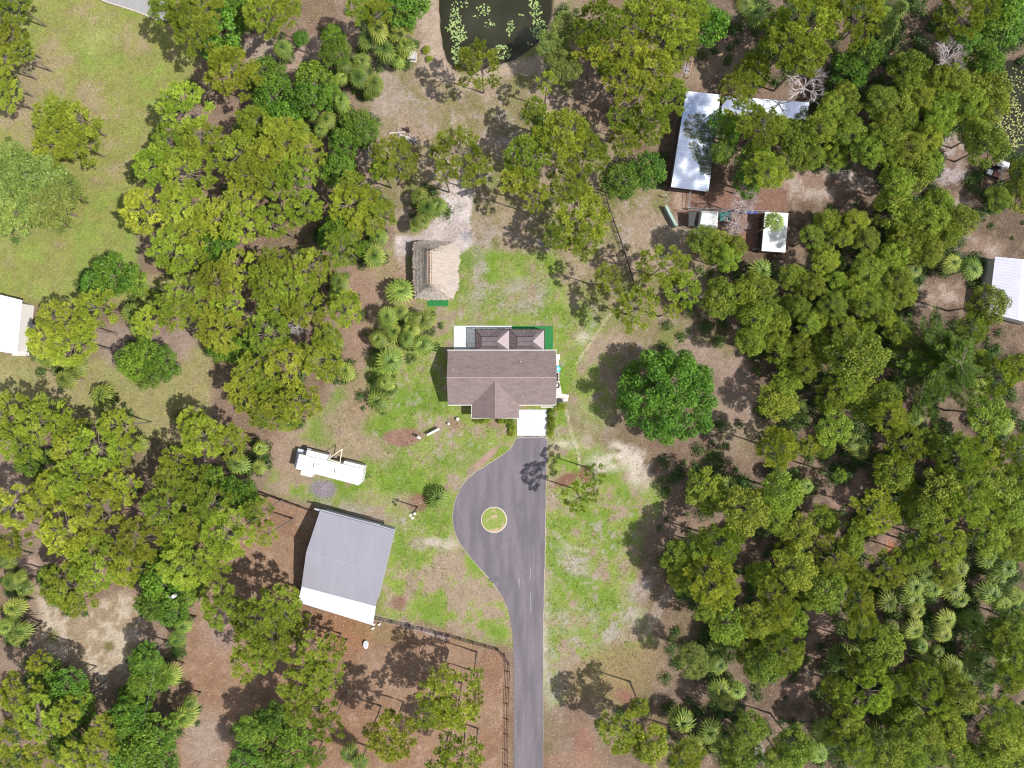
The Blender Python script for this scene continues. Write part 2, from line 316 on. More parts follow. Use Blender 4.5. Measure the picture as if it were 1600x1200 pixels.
# worn lines
lay(sdline(D2X, D2Y, [(1000,445),(985,470),(960,485),(925,530),(900,565)], .8), C(.5,.45,.32), 1.6, .75)
lay(sdline(D2X, D2Y, [(883,640),(894,680),(903,700),(906,728)], 1.2), C(.48,.4,.33), 2, .75); lay(sdline(PX, PY, [(865,775),(866,805)], .5), C(.5,.5,.45), 1.2, .7)
for a in ((866,838,930,862),(868,870,925,905)): lay(sdline(DX, DY, [(a[0],a[1]),(a[2],a[3])], 2.5), C(.34,.29,.24), 5, .7, sm(.4,.55,nB))
for k in range(4): lay(sdline(PX, PY, [(1004+k*8,1000-k*10),(1018+k*8,965-k*8),(1026+k*7,935-k*6)], 1), C(.42,.36,.3), 3, .6)
# right-hand clearings
for e in ((1300,285,90,26,0),(1250,300,50,22,0),(1480,235,30,34,0),(1530,385,34,26,10),(1500,330,30,22,40),(1465,458,46,20,5)): lay(sdell(DX, DY, *e), mixc(C(.22,.15,.115)+0*GX[..., None], C(.31,.25,.215), sm(.46,.58,nB)), 12, .85)
for e in ((1480,275,34,14,10),(1490,240,16,20,0),(1525,365,16,12,0),(1330,275,20,6,0)): lay(sdell(DX, DY, *e), C(.33,.29,.3), 8, .8, sm(.4,.55,nB))
for e in ((1065,245,18,60,5),(1140,95,40,24,0),(1085,115,28,16,0)): lay(sdell(DX, DY, *e), C(.25,.185,.13), 10, .7)
lay(sdpoly(D2X, D2Y, [(1060,290),(1235,296),(1230,400),(1180,398),(1165,360),(1065,356),(1045,320)]), C(.18,.105,.08), 4); lay(sdell(D2X, D2Y, 1062,316,9,16), C(.3,.22,.17), 5); lay(sdell(D2X, D2Y, 1170,365,18,26), C(.22,.12,.09), 6)
for e in ((1150,600,26,60,0),(1110,565,50,22,20),(1170,650,30,26,0),(1085,555,18,8,0)): lay(sdell(DX, DY, *e), C(.24,.175,.14), 12, .8)
for e in ((1270,972,24,22,0),(1330,770,30,26,0),(1390,850,20,18,0),(1540,1060,40,16,20),(1250,1080,26,14,0),(1320,775,30,10,20),(1400,680,40,14,6),(1580,600,22,20,0),(1510,872,40,20,0)): lay(sdell(DX, DY, *e), C(.24,.155,.125), 9, .75)
lay(sdell(D2X, D2Y, 1390,856,6,10), C(.28,.12,.07), 3); lay(sdell(D2X, D2Y, 1186,1180,8,14), C(.42,.38,.4), 4)
lay(sdell(D2X, D2Y, 45,885,22,12,10), C(.3,.21,.17), 6); lay(sdell(D2X, D2Y, 505,765,21,15,6), C(.19,.16,.19), 4)
lay(sdell(D2X, D2Y, 1073,108,4,7), C(.38,.36,.4), 2)
s1 = sdpoly(D2X, D2Y, POND1); s2 = sdpoly(D2X, D2Y, POND2)
lay(s1, C(.09,.05,.025), 4); lay(s2, C(.09,.06,.04), 4)
Z = (q1*.25+nA*.1-.05)*sm(60, 110, np.hypot(PX-790, PY-650)/4) - 1.3*(1-sm(-9, 3, s1)) - 1.3*(1-sm(-9, 3, s2))
flat = sm(-4, 14, np.minimum.reduce([sdpoly(PX, PY, [(690,500),(890,500),(890,690),(850,1300),(795,1300),(700,900),(690,650)]), sdpoly(PX, PY, [(400,690),(620,690),(620,1000),(440,1000)]), sdpoly(PX, PY, [(600,340),(750,340),(750,490),(600,490)]), sdpoly(PX, PY, [(1030,120),(1280,120),(1260,420),(1030,420)])]))
deep = np.minimum(s1, s2) < 8
Z = np.where(deep, Z, Z*flat)
jit = 1+(nD-.5)*.5+(nB-.5)*.25
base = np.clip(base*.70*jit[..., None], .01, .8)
ny, nx = GX.shape
V = np.stack([GX, GY, Z], -1).reshape(-1, 3); idx = np.arange(nx*ny).reshape(ny, nx)
F = np.stack([idx[:-1,:-1], idx[:-1,1:], idx[1:,1:], idx[1:,:-1]], -1).reshape(-1, 4)
gm = bpy.data.materials.new('ground'); gm.use_nodes = True; t = gm.node_tree; N = t.nodes; L = t.links
b = N['Principled BSDF']; b.inputs['Roughness'].default_value = .95; b.inputs['Specular IOR Level'].default_value = .1
at = N.new('ShaderNodeAttribute'); at.attribute_name = 'soil'; tc = N.new('ShaderNodeTexCoord')
n1 = N.new('ShaderNodeTexNoise'); n1.inputs['Scale'].default_value = 3.2; n1.inputs['Detail'].default_value = 7; n1.inputs['Roughness'].default_value = .8; L.new(tc.outputs['Object'], n1.inputs['Vector'])
r1 = N.new('ShaderNodeMapRange'); r1.inputs['From Min'].default_value = .32; r1.inputs['From Max'].default_value = .68; r1.inputs['To Min'].default_value = .58; r1.inputs['To Max'].default_value = 1.42; L.new(n1.outputs['Fac'], r1.inputs['Value'])
v1 = N.new('ShaderNodeVectorMath'); v1.operation = 'SCALE'; L.new(at.outputs['Color'], v1.inputs[0]); L.new(r1.outputs[0], v1.inputs['Scale'])
n2 = N.new('ShaderNodeTexNoise'); n2.inputs['Scale'].default_value = 1.7; n2.inputs['Detail'].default_value = 9; n2.inputs['Roughness'].default_value = .85; n2.inputs['Distortion'].default_value = 1.2; L.new(tc.outputs['Object'], n2.inputs['Vector'])
r2 = N.new('ShaderNodeMapRange'); r2.inputs['From Min'].default_value = .54; r2.inputs['From Max'].default_value = .66; r2.inputs['To Max'].default_value = .55; L.new(n2.outputs['Fac'], r2.inputs['Value'])
k = N.new('ShaderNodeMix'); k.data_type = 'RGBA'; k.inputs['B'].default_value = (.25,.205,.155,1); L.new(r2.outputs[0], k.inputs['Factor']); L.new(v1.outputs[0], k.inputs['A'])
L.new(k.outputs['Result'], b.inputs['Base Color'])
bp = N.new('ShaderNodeBump'); bp.inputs['Strength'].default_value = .6; bp.inputs['Distance'].default_value = .12; L.new(n1.outputs['Fac'], bp.inputs['Height']); L.new(bp.outputs[0], b.inputs['Normal'])
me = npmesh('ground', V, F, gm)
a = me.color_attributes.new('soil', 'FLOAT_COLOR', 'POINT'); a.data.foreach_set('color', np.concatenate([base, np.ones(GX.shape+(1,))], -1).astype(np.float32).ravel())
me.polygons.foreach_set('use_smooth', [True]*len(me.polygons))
tag(bpy.data.objects.new('ground', me), kind='structure'); col.objects.link(bpy.data.objects['ground'])
# ---------------- ponds ----------------
def grow(pts, d):
    cx = sum(p[0] for p in pts)/len(pts); cy = sum(p[1] for p in pts)/len(pts); return [(p[0]+(p[0]-cx)/math.hypot(p[0]-cx,p[1]-cy)*d, p[1]+(p[1]-cy)/math.hypot(p[0]-cx,p[1]-cy)*d) for p in pts]
def flatpoly(name, pts, z, m):
    return MB().quad(*[(p.x, p.y, z) for p in pxy(pts)][::-1]).build(name, m)
tag(flatpoly('pond', grow(POND1, 8), -.28, M['water']), kind='structure')
tag(flatpoly('pond', grow(POND2, 8), -.28, M['water']), kind='structure')
def lilies(name, blobs, m, sc):
    rng = np.random.default_rng(5); Vs = []; Fs = []; T = []; i = 0
    for cx, cy, rx, ry, n in blobs:
        for _ in range(n):
            a = rng.uniform(0, 6.28); r = math.sqrt(rng.uniform(0, 1)); p = W(cx+rx*r*math.cos(a), cy+ry*r*math.sin(a)); rr = rng.uniform(.09,.19)*sc; a0 = rng.uniform(0, 6.28)
            z = -.26+rng.uniform(0,.02)
            ring = [(p.x+rr*math.cos(a0+2*math.pi*k/9)*(0.35 if k == 0 else 1), p.y+rr*math.sin(a0+2*math.pi*k/9)*(.35 if k == 0 else 1), z+(.05 if k in (3,4) else 0)*rr*4) for k in range(9)]
            Vs += ring; Fs.append(list(range(i, i+9))); T += [rng.uniform(0, 1)]*9; i += 9
    o = bpy.data.objects.new(name, npmesh(name, np.array(Vs), np.array(Fs), m, T)); col.objects.link(o); return o
tag(lilies('lily_pads', [(712,22,9,22,60),(714,45,12,18,70),(716,55,14,12,60),(703,40,8,10,16),(725,5,8,6,14),(713,82,8,16,60),(755,14,11,9,40),(745,24,6,3,6),(765,36,9,7,14),(797,42,7,14,34),(785,80,16,11,90),(838,22,10,20,80),(842,45,14,16,90),(833,4,8,6,20),(815,21,4,3,5),(828,68,5,3,6)], M['lily'], .85), 'pale green lily pads floating in drifts on the dark pond at the top', 'lily pads', kind='stuff')
tag(lilies('lily_pads', [(1585,195,22,42,260),(1575,225,18,14,70),(1590,130,16,26,60),(1560,190,10,10,20)], M['lily2'], .75), 'yellowish lily pads crowding the dark pond at the right edge', 'lily pads', kind='stuff')
# ---------------- driveway ----------------
DRIVE = [(808,681),(803,697),(796,703),(776,718),(757,729),(735,744),(719,762),(710,785),(707,810),(711,833),(722,854),(741,878),(762,900),(781,925),(792,945),(798,968),(802,1000),(803,1100),(803,1320),(848,1320),(849,1100),(848,1000),(851,900),(852,800),(855,700),(856,681)]
def smoothpts(pts, it=2):
    for _ in range(it):
        q = []
        for i in range(len(pts)):
            a = pts[i]; b_ = pts[(i+1) % len(pts)]; q += [(a[0]*.75+b_[0]*.25, a[1]*.75+b_[1]*.25), (a[0]*.25+b_[0]*.75, a[1]*.25+b_[1]*.75)]
        pts = q
    return pts
dp = smoothpts(DRIVE, 4); dp = [(x+1.1*(random.random()-.5), y+1.1*(random.random()-.5)) if y < 1190 else (x, y) for x, y in dp]
tag(MB().prism([tuple(p[:2]) for p in pxy(grow(dp, .8))], -.2, .022).build('kerb', M['kerb']), kind='structure')
tag(MB().prism([tuple(p[:2]) for p in pxy(dp)], -.2, .045).build('driveway', M['asphalt']), kind='structure')
isl = [(772+20.5*math.cos(t*math.pi/20), 812+20.5*math.sin(t*math.pi/20)) for t in range(40)]
isl2 = [(772+18.7*math.cos(t*math.pi/20), 812+18.7*math.sin(t*math.pi/20)) for t in range(40)]
tag(MB().prism([tuple(p[:2]) for p in pxy(isl)], -.2, .12).build('kerb', M['kerb']), kind='structure')
M['islandgrass'] = mat('island_grass', (.13,.17,.035), .95, var=.35, scale=5, var2=((.28,.2,.14),.9,.52,.66))
tag(MB().prism([tuple(p[:2]) for p in pxy(isl2)], -.2, .16).build('lawn', M['islandgrass']), kind='structure')
tag(MB().prism([tuple(p[:2]) for p in pxy([(808,640),(855,640),(855,680.5),(808,680.5)])], -.1, .07).build('driveway_apron', M['white_slab']), kind='structure')
tag(MB().prism([tuple(p[:2]) for p in pxy([(709,509),(799.5,509),(799.5,560),(709,560)])], -.1, .12).build('patio', M['white_slab']), kind='structure')
tag(MB().prism([tuple(p[:2]) for p in pxy([(800,509.5),(864,509.5),(864,560),(800,560)])], -.1, .06).build('artificial_turf', M['turf']), kind='structure')
tag(MB().prism([tuple(p[:2]) for p in pxy([(866,555),(873,555),(874,595),(878,615),(889,617),(887,627),(866,629)])], -.1, .05).build('pavement', M['concrete']), kind='structure')
tag(MB().prism([tuple(p[:2]) for p in pxy([(845,635),(880,635),(880,637),(845,637)])], -.1, .055).build('path', M['concrete']), kind='structure')
tag(flatpoly('road', [(120,-80),(140,-6),(170,4),(212,17),(250,32),(262,34),(262,-80)], .16, M['roadgray']), kind='structure')
tag(MB().prism([tuple(p[:2]) for p in pxy([(137,-9),(170,4),(212,17),(250,32),(250,34),(212,19),(170,6),(137,-7)])], -.1, .26).build('kerb', M['kerb']), kind='structure')
M['chalk'] = mat('chalky_wear', (.17,.155,.172), .9, var=.3, scale=3); M['patch'] = mat('asphalt_patch', (.085,.076,.086), .9, var=.2)
for nm, pts, m in (('road_wear', [(810,901),(812,902),(812.6,912),(811.4,919),(810,910)], M['chalk']), ('road_wear', [(828.6,925),(829.6,926),(830,950),(829.4,966),(828.6,950)], M['chalk']), ('road_wear', [(828.4,885),(829.2,886),(829.4,905),(828.6,906)], M['chalk']), ('road_patch', [(810,781),(820,779),(822,790),(818,798),(810,796),(808,788)], M['patch']), ('road_patch', [(762,905),(775,898),(783,905),(772,912)], M['patch']), ('road_wear', [(809,683),(854,683),(854,684.5),(809,685)], M['chalk'])):
    tag(MB().prism([tuple(p[:2]) for p in pxy(pts)], .04, .05).build(nm, m), kind='structure')
for pts in ([(761,784),(764,778),(769,770)], [(750,816),(752,812)], [(787,925),(800,912)], [(790,930),(802,918)], [(822,690),(823,800),(824,1000),(822,1190)], [(836,700),(837,900),(838,1190)]):
    s_ = MB()
    for a, c in zip(pxy(pts), pxy(pts)[1:]):
        d = (c-a).normalized(); n_ = Vector((-d.y, d.x, 0))*.05; s_.quad(*[(q.x, q.y, .051) for q in (a-n_, c-n_, c+n_, a+n_)])
    tag(s_.build('road_crack', M['patch']), kind='structure')
# ---------------- house ----------------
hs = empty('house', (0,0,0)); tag(hs, 'brown shingle-roofed house with a front gable beside the white driveway apron', 'house')
x0, x1 = W(700,0,2.7).x, W(868.5,0,2.7).x; yb, yf = W(0,547.5,2.7).y, W(0,632.5,2.7).y; yr = (yb+yf)/2+.02; zr = 4.9; sl = (zr-2.7)/((yb-yf)/2)
def wedge(name, m, prof, axis, a, b, parent):    # profile extruded along an axis
    mb = MB(); n = len(prof); f = (lambda t, p: (t, p[0], p[1])) if axis == 'x' else (lambda t, p: (p[0], t, p[1]))
    mb.v = [f(a, p) for p in prof]+[f(b, p) for p in prof]
    mb.f = [tuple(range(n)), tuple(range(2*n-1, n-1, -1))]+[(k, n+k, n+(k+1)%n, (k+1)%n) for k in range(n)]
    o = mb.build(name, m, parent)
    import bmesh
    bm = bmesh.new(); bm.from_mesh(o.data); bmesh.ops.recalc_face_normals(bm, faces=bm.faces); bm.to_mesh(o.data); bm.free(); return o
roof = wedge('roof', M['shingle'], [(yb,2.7),(yr,zr),(yf,2.7),(yf,2.55),(yb,2.55)], 'x', x0, x1, hs)
g0, g1 = W(737,0,2.7).x, W(811,0,2.7).x; yg = W(0,653,2.7).y; gm_ = (g0+g1)/2; zg = 2.7+(g1-g0)/2*sl
wedge('gable_roof', M['shingle'], [(g0,2.697),(gm_,zg),(g1,2.697),(g1,2.553),(g0,2.553)], 'y', yg, yr-(zr-zg)/sl+.3, hs)
MB().tube((x0,yr,zr),(x1,yr,zr),.07,n=5).build('ridge_cap', M['ridge'], roof)
MB().tube((gm_,yg,zg),(gm_,yr-(zr-zg)/sl,zg),.035,n=5).build('ridge_cap', M['ridge'], roof)
tr = MB(); tr.box(((x0+x1)/2,yb+.05,2.63),(x1-x0+.2,.09,.2)); tr.box((x0-.03,(yb+yf)/2,2.62),(.05,yb-yf,.14)); tr.box((x1+.03,(yb+yf)/2,2.62),(.06,yb-yf,.16))
tr.box(((x0+g0)/2,yf-.05,2.63),(g0-x0,.09,.2)); tr.box(((g1+x1)/2+.02,yf-.05,2.63),(x1-g1,.09,.2)); tr.box((g0-.03,(yg+yf)/2,2.62),(.05,yf-yg-.1,.16)); tr.box((gm_,yg-.05,2.62),(g1-g0+.1,.07,.16))
tr.build('fascia', M['trim'], hs)
wl = MB(); wl.box(((x0+x1)/2,(yb+yf)/2,1.27),(x1-x0-1.1,yb-yf-1.1,2.54)); wl.box((gm_,(yf+yg)/2+.45,1.26),(g1-g0-1.1,yf-yg,2.52)); wl.build('wall', M['stucco'], hs)
for vx, vy in ((707.5,578.5),(750,578.5),(813.5,565),(817,619)):
    p = W(vx,vy,4); zz = zr-abs(p.y-yr)*sl
    MB().tube((p.x,p.y,zz-.1),(p.x,p.y,zz+.32),.06,n=8).build('vent_pipe', M['white'], roof)
def window(parent, c, wd, ht, axis):
    d = (wd, .08, ht) if axis == 'y' else (.08, wd, ht)
    f = MB().box(c, d).build('window', M['white'], parent); d2 = (wd-.2, .12, ht-.2) if axis == 'y' else (.12, wd-.2, ht-.2)
    MB().box(c, d2).build('pane', M['glass'], f)
for wx in (-4.5, -2.2): window(hs, (wx, yg+1.0-.02, 1.5), 1.2, 1.3, 'y')
window(hs, (x0+.53, 3.2, 1.5), 1.2, 1.2, 'x'); window(hs, (x0+.53, -1, 1.5), 1.2, 1.2, 'x'); window(hs, (x1-.53, 3, 1.5), 1.0, 1.1, 'x')
MB().box((3.6, yf+.53, 1.12),(4.6,.07,2.2)).build('garage_door', M['white'], hs)
MB().box((-7.6, yf+.53, 1.05),(1.0,.07,2.1)).build('door', M['brownwood'], hs)
# screened enclosure
en = empty('pool_enclosure'); tag(en, 'bronze-framed screen enclosure with hipped mesh roof behind the brown house', 'screen enclosure')
def hipcage(l, t, r, b, il, it, ir, ib, rx):
    O = [W(l,b,2.5),W(l,t,2.5),W(r,t,2.5),W(r,b,2.5)]; I = [W(il,ib,3.3),W(il,it,3.3),W(ir,it,3.3),W(ir,ib,3.3)]; P = W(rx,(it+ib)/2,3.3)
    fr = MB()
    for a, c in zip(O, O[1:]+O[:1]): fr.tube(a, c, .06, n=4)
    for a in O: fr.tube((a.x,a.y,0), a, .06, n=4)
    for a, c in ((I[0],I[1]),(I[1],I[2]),(I[3],I[0]),(O[0],I[0]),(O[1],I[1]),(O[2],P),(O[3],P)): fr.tube(a, c, .045, n=4)
    m_ = 6
    for k in range(1, m_):
        f = k/m_; fr.tube(O[1].lerp(O[2],f), I[1].lerp(I[2],f), .02, n=4); fr.tube(O[0].lerp(O[3],f), I[0].lerp(I[3],f), .02, n=4); fr.tube(O[2].lerp(O[3],f), P, .012, n=4); fr.tube(O[0].lerp(O[1],f), I[0].lerp(I[1],f), .018, n=4)
        a = O[1].lerp(O[2],f); fr.tube((a.x,a.y,0), a, .03, n=4)
    fr.tube(I[0].lerp(I[1],.5), P, .02, n=4)
    fr.build('frame', M['bronze'], en)
    sc = MB(); sc.quad(O[1],O[2],I[2],I[1]); sc.quad(O[0],I[0],I[3],O[3]); sc.quad(O[0],O[1],I[1],I[0]); sc.quad(I[0],I[1],I[2],P,I[3]) ; sc.quad(O[2],P,I[2]); sc.quad(O[3],I[3],P)
    for a, c in zip(O, O[1:]): sc.quad((a.x,a.y,0),(c.x,c.y,0),c,a)
    sc.build('screen', M['screen'], en)
    MB().quad(W(r-.4,t+.6,2.53),P+Vector((0,0,.03)),W(r-.4,b-.6,2.53)).build('sunlit_end_screen', M['sunlitscreen'], en)
M['sunlitscreen'] = mat('sunlit_screen', (.24,.2,.21), .9, var=.06)  # paler screen colour: sunlight on the right end slope painted in
hipcage(742.5,514.5,796,548,752,526,779,541,776); hipcage(796.5,514.5,850.5,548,808,526,834,541,832)
M['cagefloor'] = mat('brown_pavers', (.10,.055,.05), .9, var=.15, scale=3)
MB().prism([tuple(p[:2]) for p in pxy([(743,516),(850,516),(850,552),(743,552)])], .05, .14).build('floor', M['cagefloor'], en)
# things along the house's right wall
ac = empty('air_conditioner', W(870.5,558,0)); tag(ac, 'white air conditioning unit against the right wall of the brown house', 'air conditioner')
MB().box((0,0,.45),(.7,.8,.8)).build('cabinet', M['white'], ac); MB().lathe((0,0,.85),[(.3,0),(.3,.05),(.1,.06)],14).build('fan_grille', M['steel'], ac)
bt = empty('water_barrel', W(871,576.5,0)); tag(bt, 'bright blue barrel with a white lid on the pavement beside the brown house', 'barrel')
MB().lathe((0,0,.05),[(.4,0),(.46,.3),(.46,.7),(.4,.95),(.15,.97)],18).build('barrel_body', M['blue'], bt); MB().lathe((0,0,1.0),[(.2,0),(.2,.08),(.02,.1)],14).build('lid', M['white'], bt)
for k, y_ in enumerate((585,589,593.5)):
    MB_ = MB().lathe((0,0,0),[(.16,0),(.24,.4),(.22,.4),(.2,.33)],12); o = MB_.build('flower_pot', M['dark'], None, W(870.3,y_,.05))
    tag(o, ['dark flower pot nearest the blue barrel beside the house','middle dark flower pot in the row beside the house','dark flower pot nearest the coiled hose beside the house'][k], 'flower pot', 'dark pots beside the house')
hr = MB()
for k in range(20): a, c = 2*math.pi*k/20, 2*math.pi*(k+1)/20; hr.tube((.3*math.cos(a),.4*math.sin(a),.12),(.3*math.cos(c),.4*math.sin(c),.12),.07)
for k in range(20): a, c = 2*math.pi*k/20, 2*math.pi*(k+1)/20; hr.tube((.28*math.cos(a),.38*math.sin(a),.22),(.28*math.cos(c),.38*math.sin(c),.22),.05)
tag(hr.build('garden_hose', M['dark'], None, W(871,602,0)), 'coiled black garden hose on the pavement beside the house', 'garden hose')
wb = empty('wheelbarrow', W(874.5,626,0), .1); tag(wb, 'dark wheelbarrow parked at the lower end of the side pavement', 'wheelbarrow')
MB().slab([(-.55,-.3,.6),(.45,-.25,.65),(.45,.25,.65),(-.55,.3,.6)],.22).build('tray', M['dark'], wb); MB().tube((-.75,-.05,.2),(-.75,.05,.2),.2,n=12).build('wheel', M['dark'], wb)
MB().tube((-.75,-.15,.25),(.8,-.28,.6),.03).tube((-.75,.15,.25),(.8,.28,.6),.03).build('handle', M['brownwood'], wb)
# ---------------- thatched hut ----------------
ht = empty('thatched_hut'); tag(ht, 'open hut with a hipped palm-thatch roof on the pale sand', 'hut')
EC = [(645,379,2.2),(660,375,2.2),(700,376,2.2),(711,377,2.2),(718.5,388,2.2),(719.5,410,2.2),(716,424,2.2),(718,436,2.2),(716,452,2.2),(709,467,2.2),(690,469.5,2.2),(664,469,2.2),(647,466,2.2),(645,440,2.2),(644.5,410,2.2)]
import bisect
cum = [0]
for i in range(len(EC)): a, c = EC[i], EC[(i+1) % len(EC)]; cum.append(cum[-1]+math.hypot(a[0]-c[0], a[1]-c[1]))
def eave(t):
    d = t*cum[-1]; i = min(bisect.bisect_right(cum, d)-1, len(EC)-1); f = (d-cum[i])/(cum[i+1]-cum[i]); a, c = EC[i], EC[(i+1) % len(EC)]
    return W(a[0]+(c[0]-a[0])*f, a[1]+(c[1]-a[1])*f, 2.2)
rA, rB = W(671.5,389,5.0), W(671.5,446,5.0); NE, NR = 300, 26; rng = np.random.default_rng(3); Vs = []
for k in range(NR):
    f = k/(NR-1); 
    for i in range(NE):
        e = eave(i/NE); q = Vector((rA.x, min(max(e.y, rB.y+.2), rA.y-.2), 5.0)); s = f
        if k == 0: e = e+Vector((e.x-q.x, e.y-q.y, 0)).normalized()*rng.uniform(-.22,.12)
        p = e.lerp(q, s); course = ((k*5/(NR-1)) % 1)
        Vs.append((p.x+rng.normal(0,.03), p.y+rng.normal(0,.03), p.z-.07*course+rng.normal(0,.035)+math.sin(math.pi*f)*-.15))
Fs = [(k*NE+i, k*NE+(i+1)%NE, (k+1)*NE+(i+1)%NE, (k+1)*NE+i) for k in range(NR-1) for i in range(NE)]
rf = bpy.data.objects.new('thatch_roof', npmesh('thatch_roof', np.array(Vs), np.array([f[::-1] for f in Fs]), M['thatch'])); col.objects.link(rf); rf.parent = ht
# normals: make sure they face up
import bmesh
bm = bmesh.new(); bm.from_mesh(rf.data); 
if sum(f.normal.z for f in bm.faces) < 0: bmesh.ops.reverse_faces(bm, faces=bm.faces)
bm.to_mesh(rf.data); bm.free()
ld = MB(); M['ladderwood'] = mat('ladder_wood', (.42,.26,.17), .85, var=.15)
for s in (-.32,.32): ld.tube((rA.x+s,rA.y-.2,5.02-abs(s)*.35),(rA.x+s,rB.y+.2,5.02-abs(s)*.35),.035)
for k in range(11): y = rA.y-.35+(rB.y+.7-rA.y)*k/10; ld.tube((rA.x-.33,y,5.0),(rA.x+.33,y,5.0),.03); 
ld.build('ridge_frame', M['ladderwood'], ht)
for px, py in ((652,384),(709,384),(709,460),(652,460),(652,422),(709,422)):
    p = W(px,py,0); MB().tube((p.x,p.y,0),(p.x,p.y,2.7),.1,n=8).build('post', M['palewood'], ht)
tag(MB().prism([tuple(p[:2]) for p in pxy([(668,462),(700.5,462),(700.5,478.5),(668,478.5)])], .01, .05).build('turf_mat', M['turf']), 'green artificial turf mat at the lower end of the thatched hut', 'turf mat')
# ---------------- travel trailer ----------------
tx = W(515.5,733,2.6); tt = empty('travel_trailer', (tx.x, tx.y, 0), -R(13.7)); tag(tt, 'long white travel trailer with slide-outs and an open awning frame', 'travel trailer')
bd = MB()
prof = [(-5.05,1.2),(4.7,1.3),(5.05,.9),(5.15,-.9),(4.8,-1.35),(4.2,-1.28),(-5.05,-1.15)]
bd.prism(prof, .5, 2.9); bd.prism([(p[0]*.97, p[1]*.93) for p in prof], 2.9, 3.05); bd.build('body', M['white'], tt)
for nm, cx, cy, w_, h_, z in (('slide_out',-2.42,1.6,3.3,.85,2.6),('slide_out',-3.3,-1.5,1.75,.75,2.65),('slide_out',3.4,1.43,3.2,.6,2.55)):
    s_ = MB(); s_.box((cx,cy,(.7+z)/2),(w_,h_,z-.7)); s_.build(nm, M['white'], tt)
MB().box((-5.15,.35,1.3),(1.3,2.75,.12)).box((-5.5,.35,.8),(.1,2.6,.9)).build('rear_deck', M['galv2'], tt)
MB().box((-3.95,1.75,1.9),(.7,.9,.1)).build('deck_panel', M['galv2'], tt)
for cx in (-1.9, 1.4):
    MB().box((cx,0,3.2),(.95,.75,.3),taper=.9).build('air_conditioner', M['trim'], tt)
for cx, cy in ((-.3,.2),(.6,-.4),(2.8,.3),(-3.2,-.2)): MB().box((cx,cy,3.1),(.4,.4,.12)).build('roof_vent', M['trim'], tt)
M['cream'] = mat('cream_pole', (.62,.58,.42), .6)
MB().tube((-.65,1.35,2.6),(1.0,3.35,2.4),.05).tube((1.25,1.2,2.6),(1.05,3.35,2.4),.06).tube((-.65,1.4,2.6),(1.25,1.3,2.6),.07).build('awning_frame', M['cream'], tt)
MB().box((.9,1.28,1.8),(2.6,.1,.35)).build('side_shelf', M['steel'], tt)
for sx in (-2.2,-1.3):
    for sy in (-1.05,1.05): MB().tube((sx,sy-.12,.38),(sx,sy+.12,.38),.38,n=16).build('wheel', M['dark'], tt)
MB().tube((5.0,-.5,.5),(6.0,0,.5),.05).tube((5.0,.5,.5),(6.0,0,.5),.05).build('hitch', M['dark'], tt)
# ---------------- barn ----------------
bn = empty('barn'); tag(bn, 'big gray-roofed barn with a white lean-to along its lower side', 'barn')
E0, E1 = W(500,798,3.4), W(616,829.5,3.4); r0, r1 = W(478.5,862.5,5.4), W(600,896,5.4); e0, e1 = W(471,916.5,3.7), W(587,947.5,3.7); l0, l1 = W(465.5,941,2.7), W(582.5,977,2.7)
MB().slab([E0,r0,r1,E1], .14).slab([r0,e0,e1,r1], .14).build('roof', M['barnroof'], bn)
MB().slab([e0-Vector((0,0,.16)),l0,l1,e1-Vector((0,0,.16))], .1).build('lean_to_roof', M['whitemetal'], bn)
MB().tube(r0,r1,.06,n=5).build('ridge_cap', M['barnridge'], bn)
cc = (E0+E1+e0+e1)/4
def ins(p, z): q = p+(Vector((cc.x,cc.y,p.z))-p).normalized()*.35; return (q.x, q.y, z)
wq = MB(); A_, B_, C_, D_, P_, Q_ = ins(E0,3.2), ins(E1,3.2), ins(e1,3.45), ins(e0,3.45), ins(r0,5.1), ins(r1,5.1)
def g(p): return (p[0],p[1],0)
wq.quad(g(A_),g(B_),B_,A_); wq.quad(g(C_),g(D_),D_,C_); wq.quad(g(D_),g(A_),A_,P_,D_); wq.quad(g(B_),g(C_),C_,Q_,B_); wq.build('wall', M['galv2'], bn)
MB().tube(E0+Vector((.2,.12,-.1)), E1+Vector((0,.12,-.1)), .08).build('gutter', M['steel'], bn)
gt = E0.lerp(E1,.12)+Vector((0,.1,-.05)); MB().slab([E0+Vector((-.9,.35,-.25)),E0+Vector((-.9,.12,-.25)),E0.lerp(E1,.8)+Vector((0,.05,-.25)),E0.lerp(E1,.8)+Vector((0,.3,-.25))],.08).build('eave_flashing', M['galv2'], bn)
for k in range(5):
    p = l0.lerp(l1, (k+.15)/4.3); MB().tube((p.x,p.y+.2,0),(p.x,p.y+.2,2.62),.08,n=6).build('post', M['brownwood'], bn)
MB().box((*(((Vector(C_)+Vector(D_))/2)[:2]),1.5),(5,.2,3),rz=-R(15)).build('barn_door', M['brownwood'], bn)
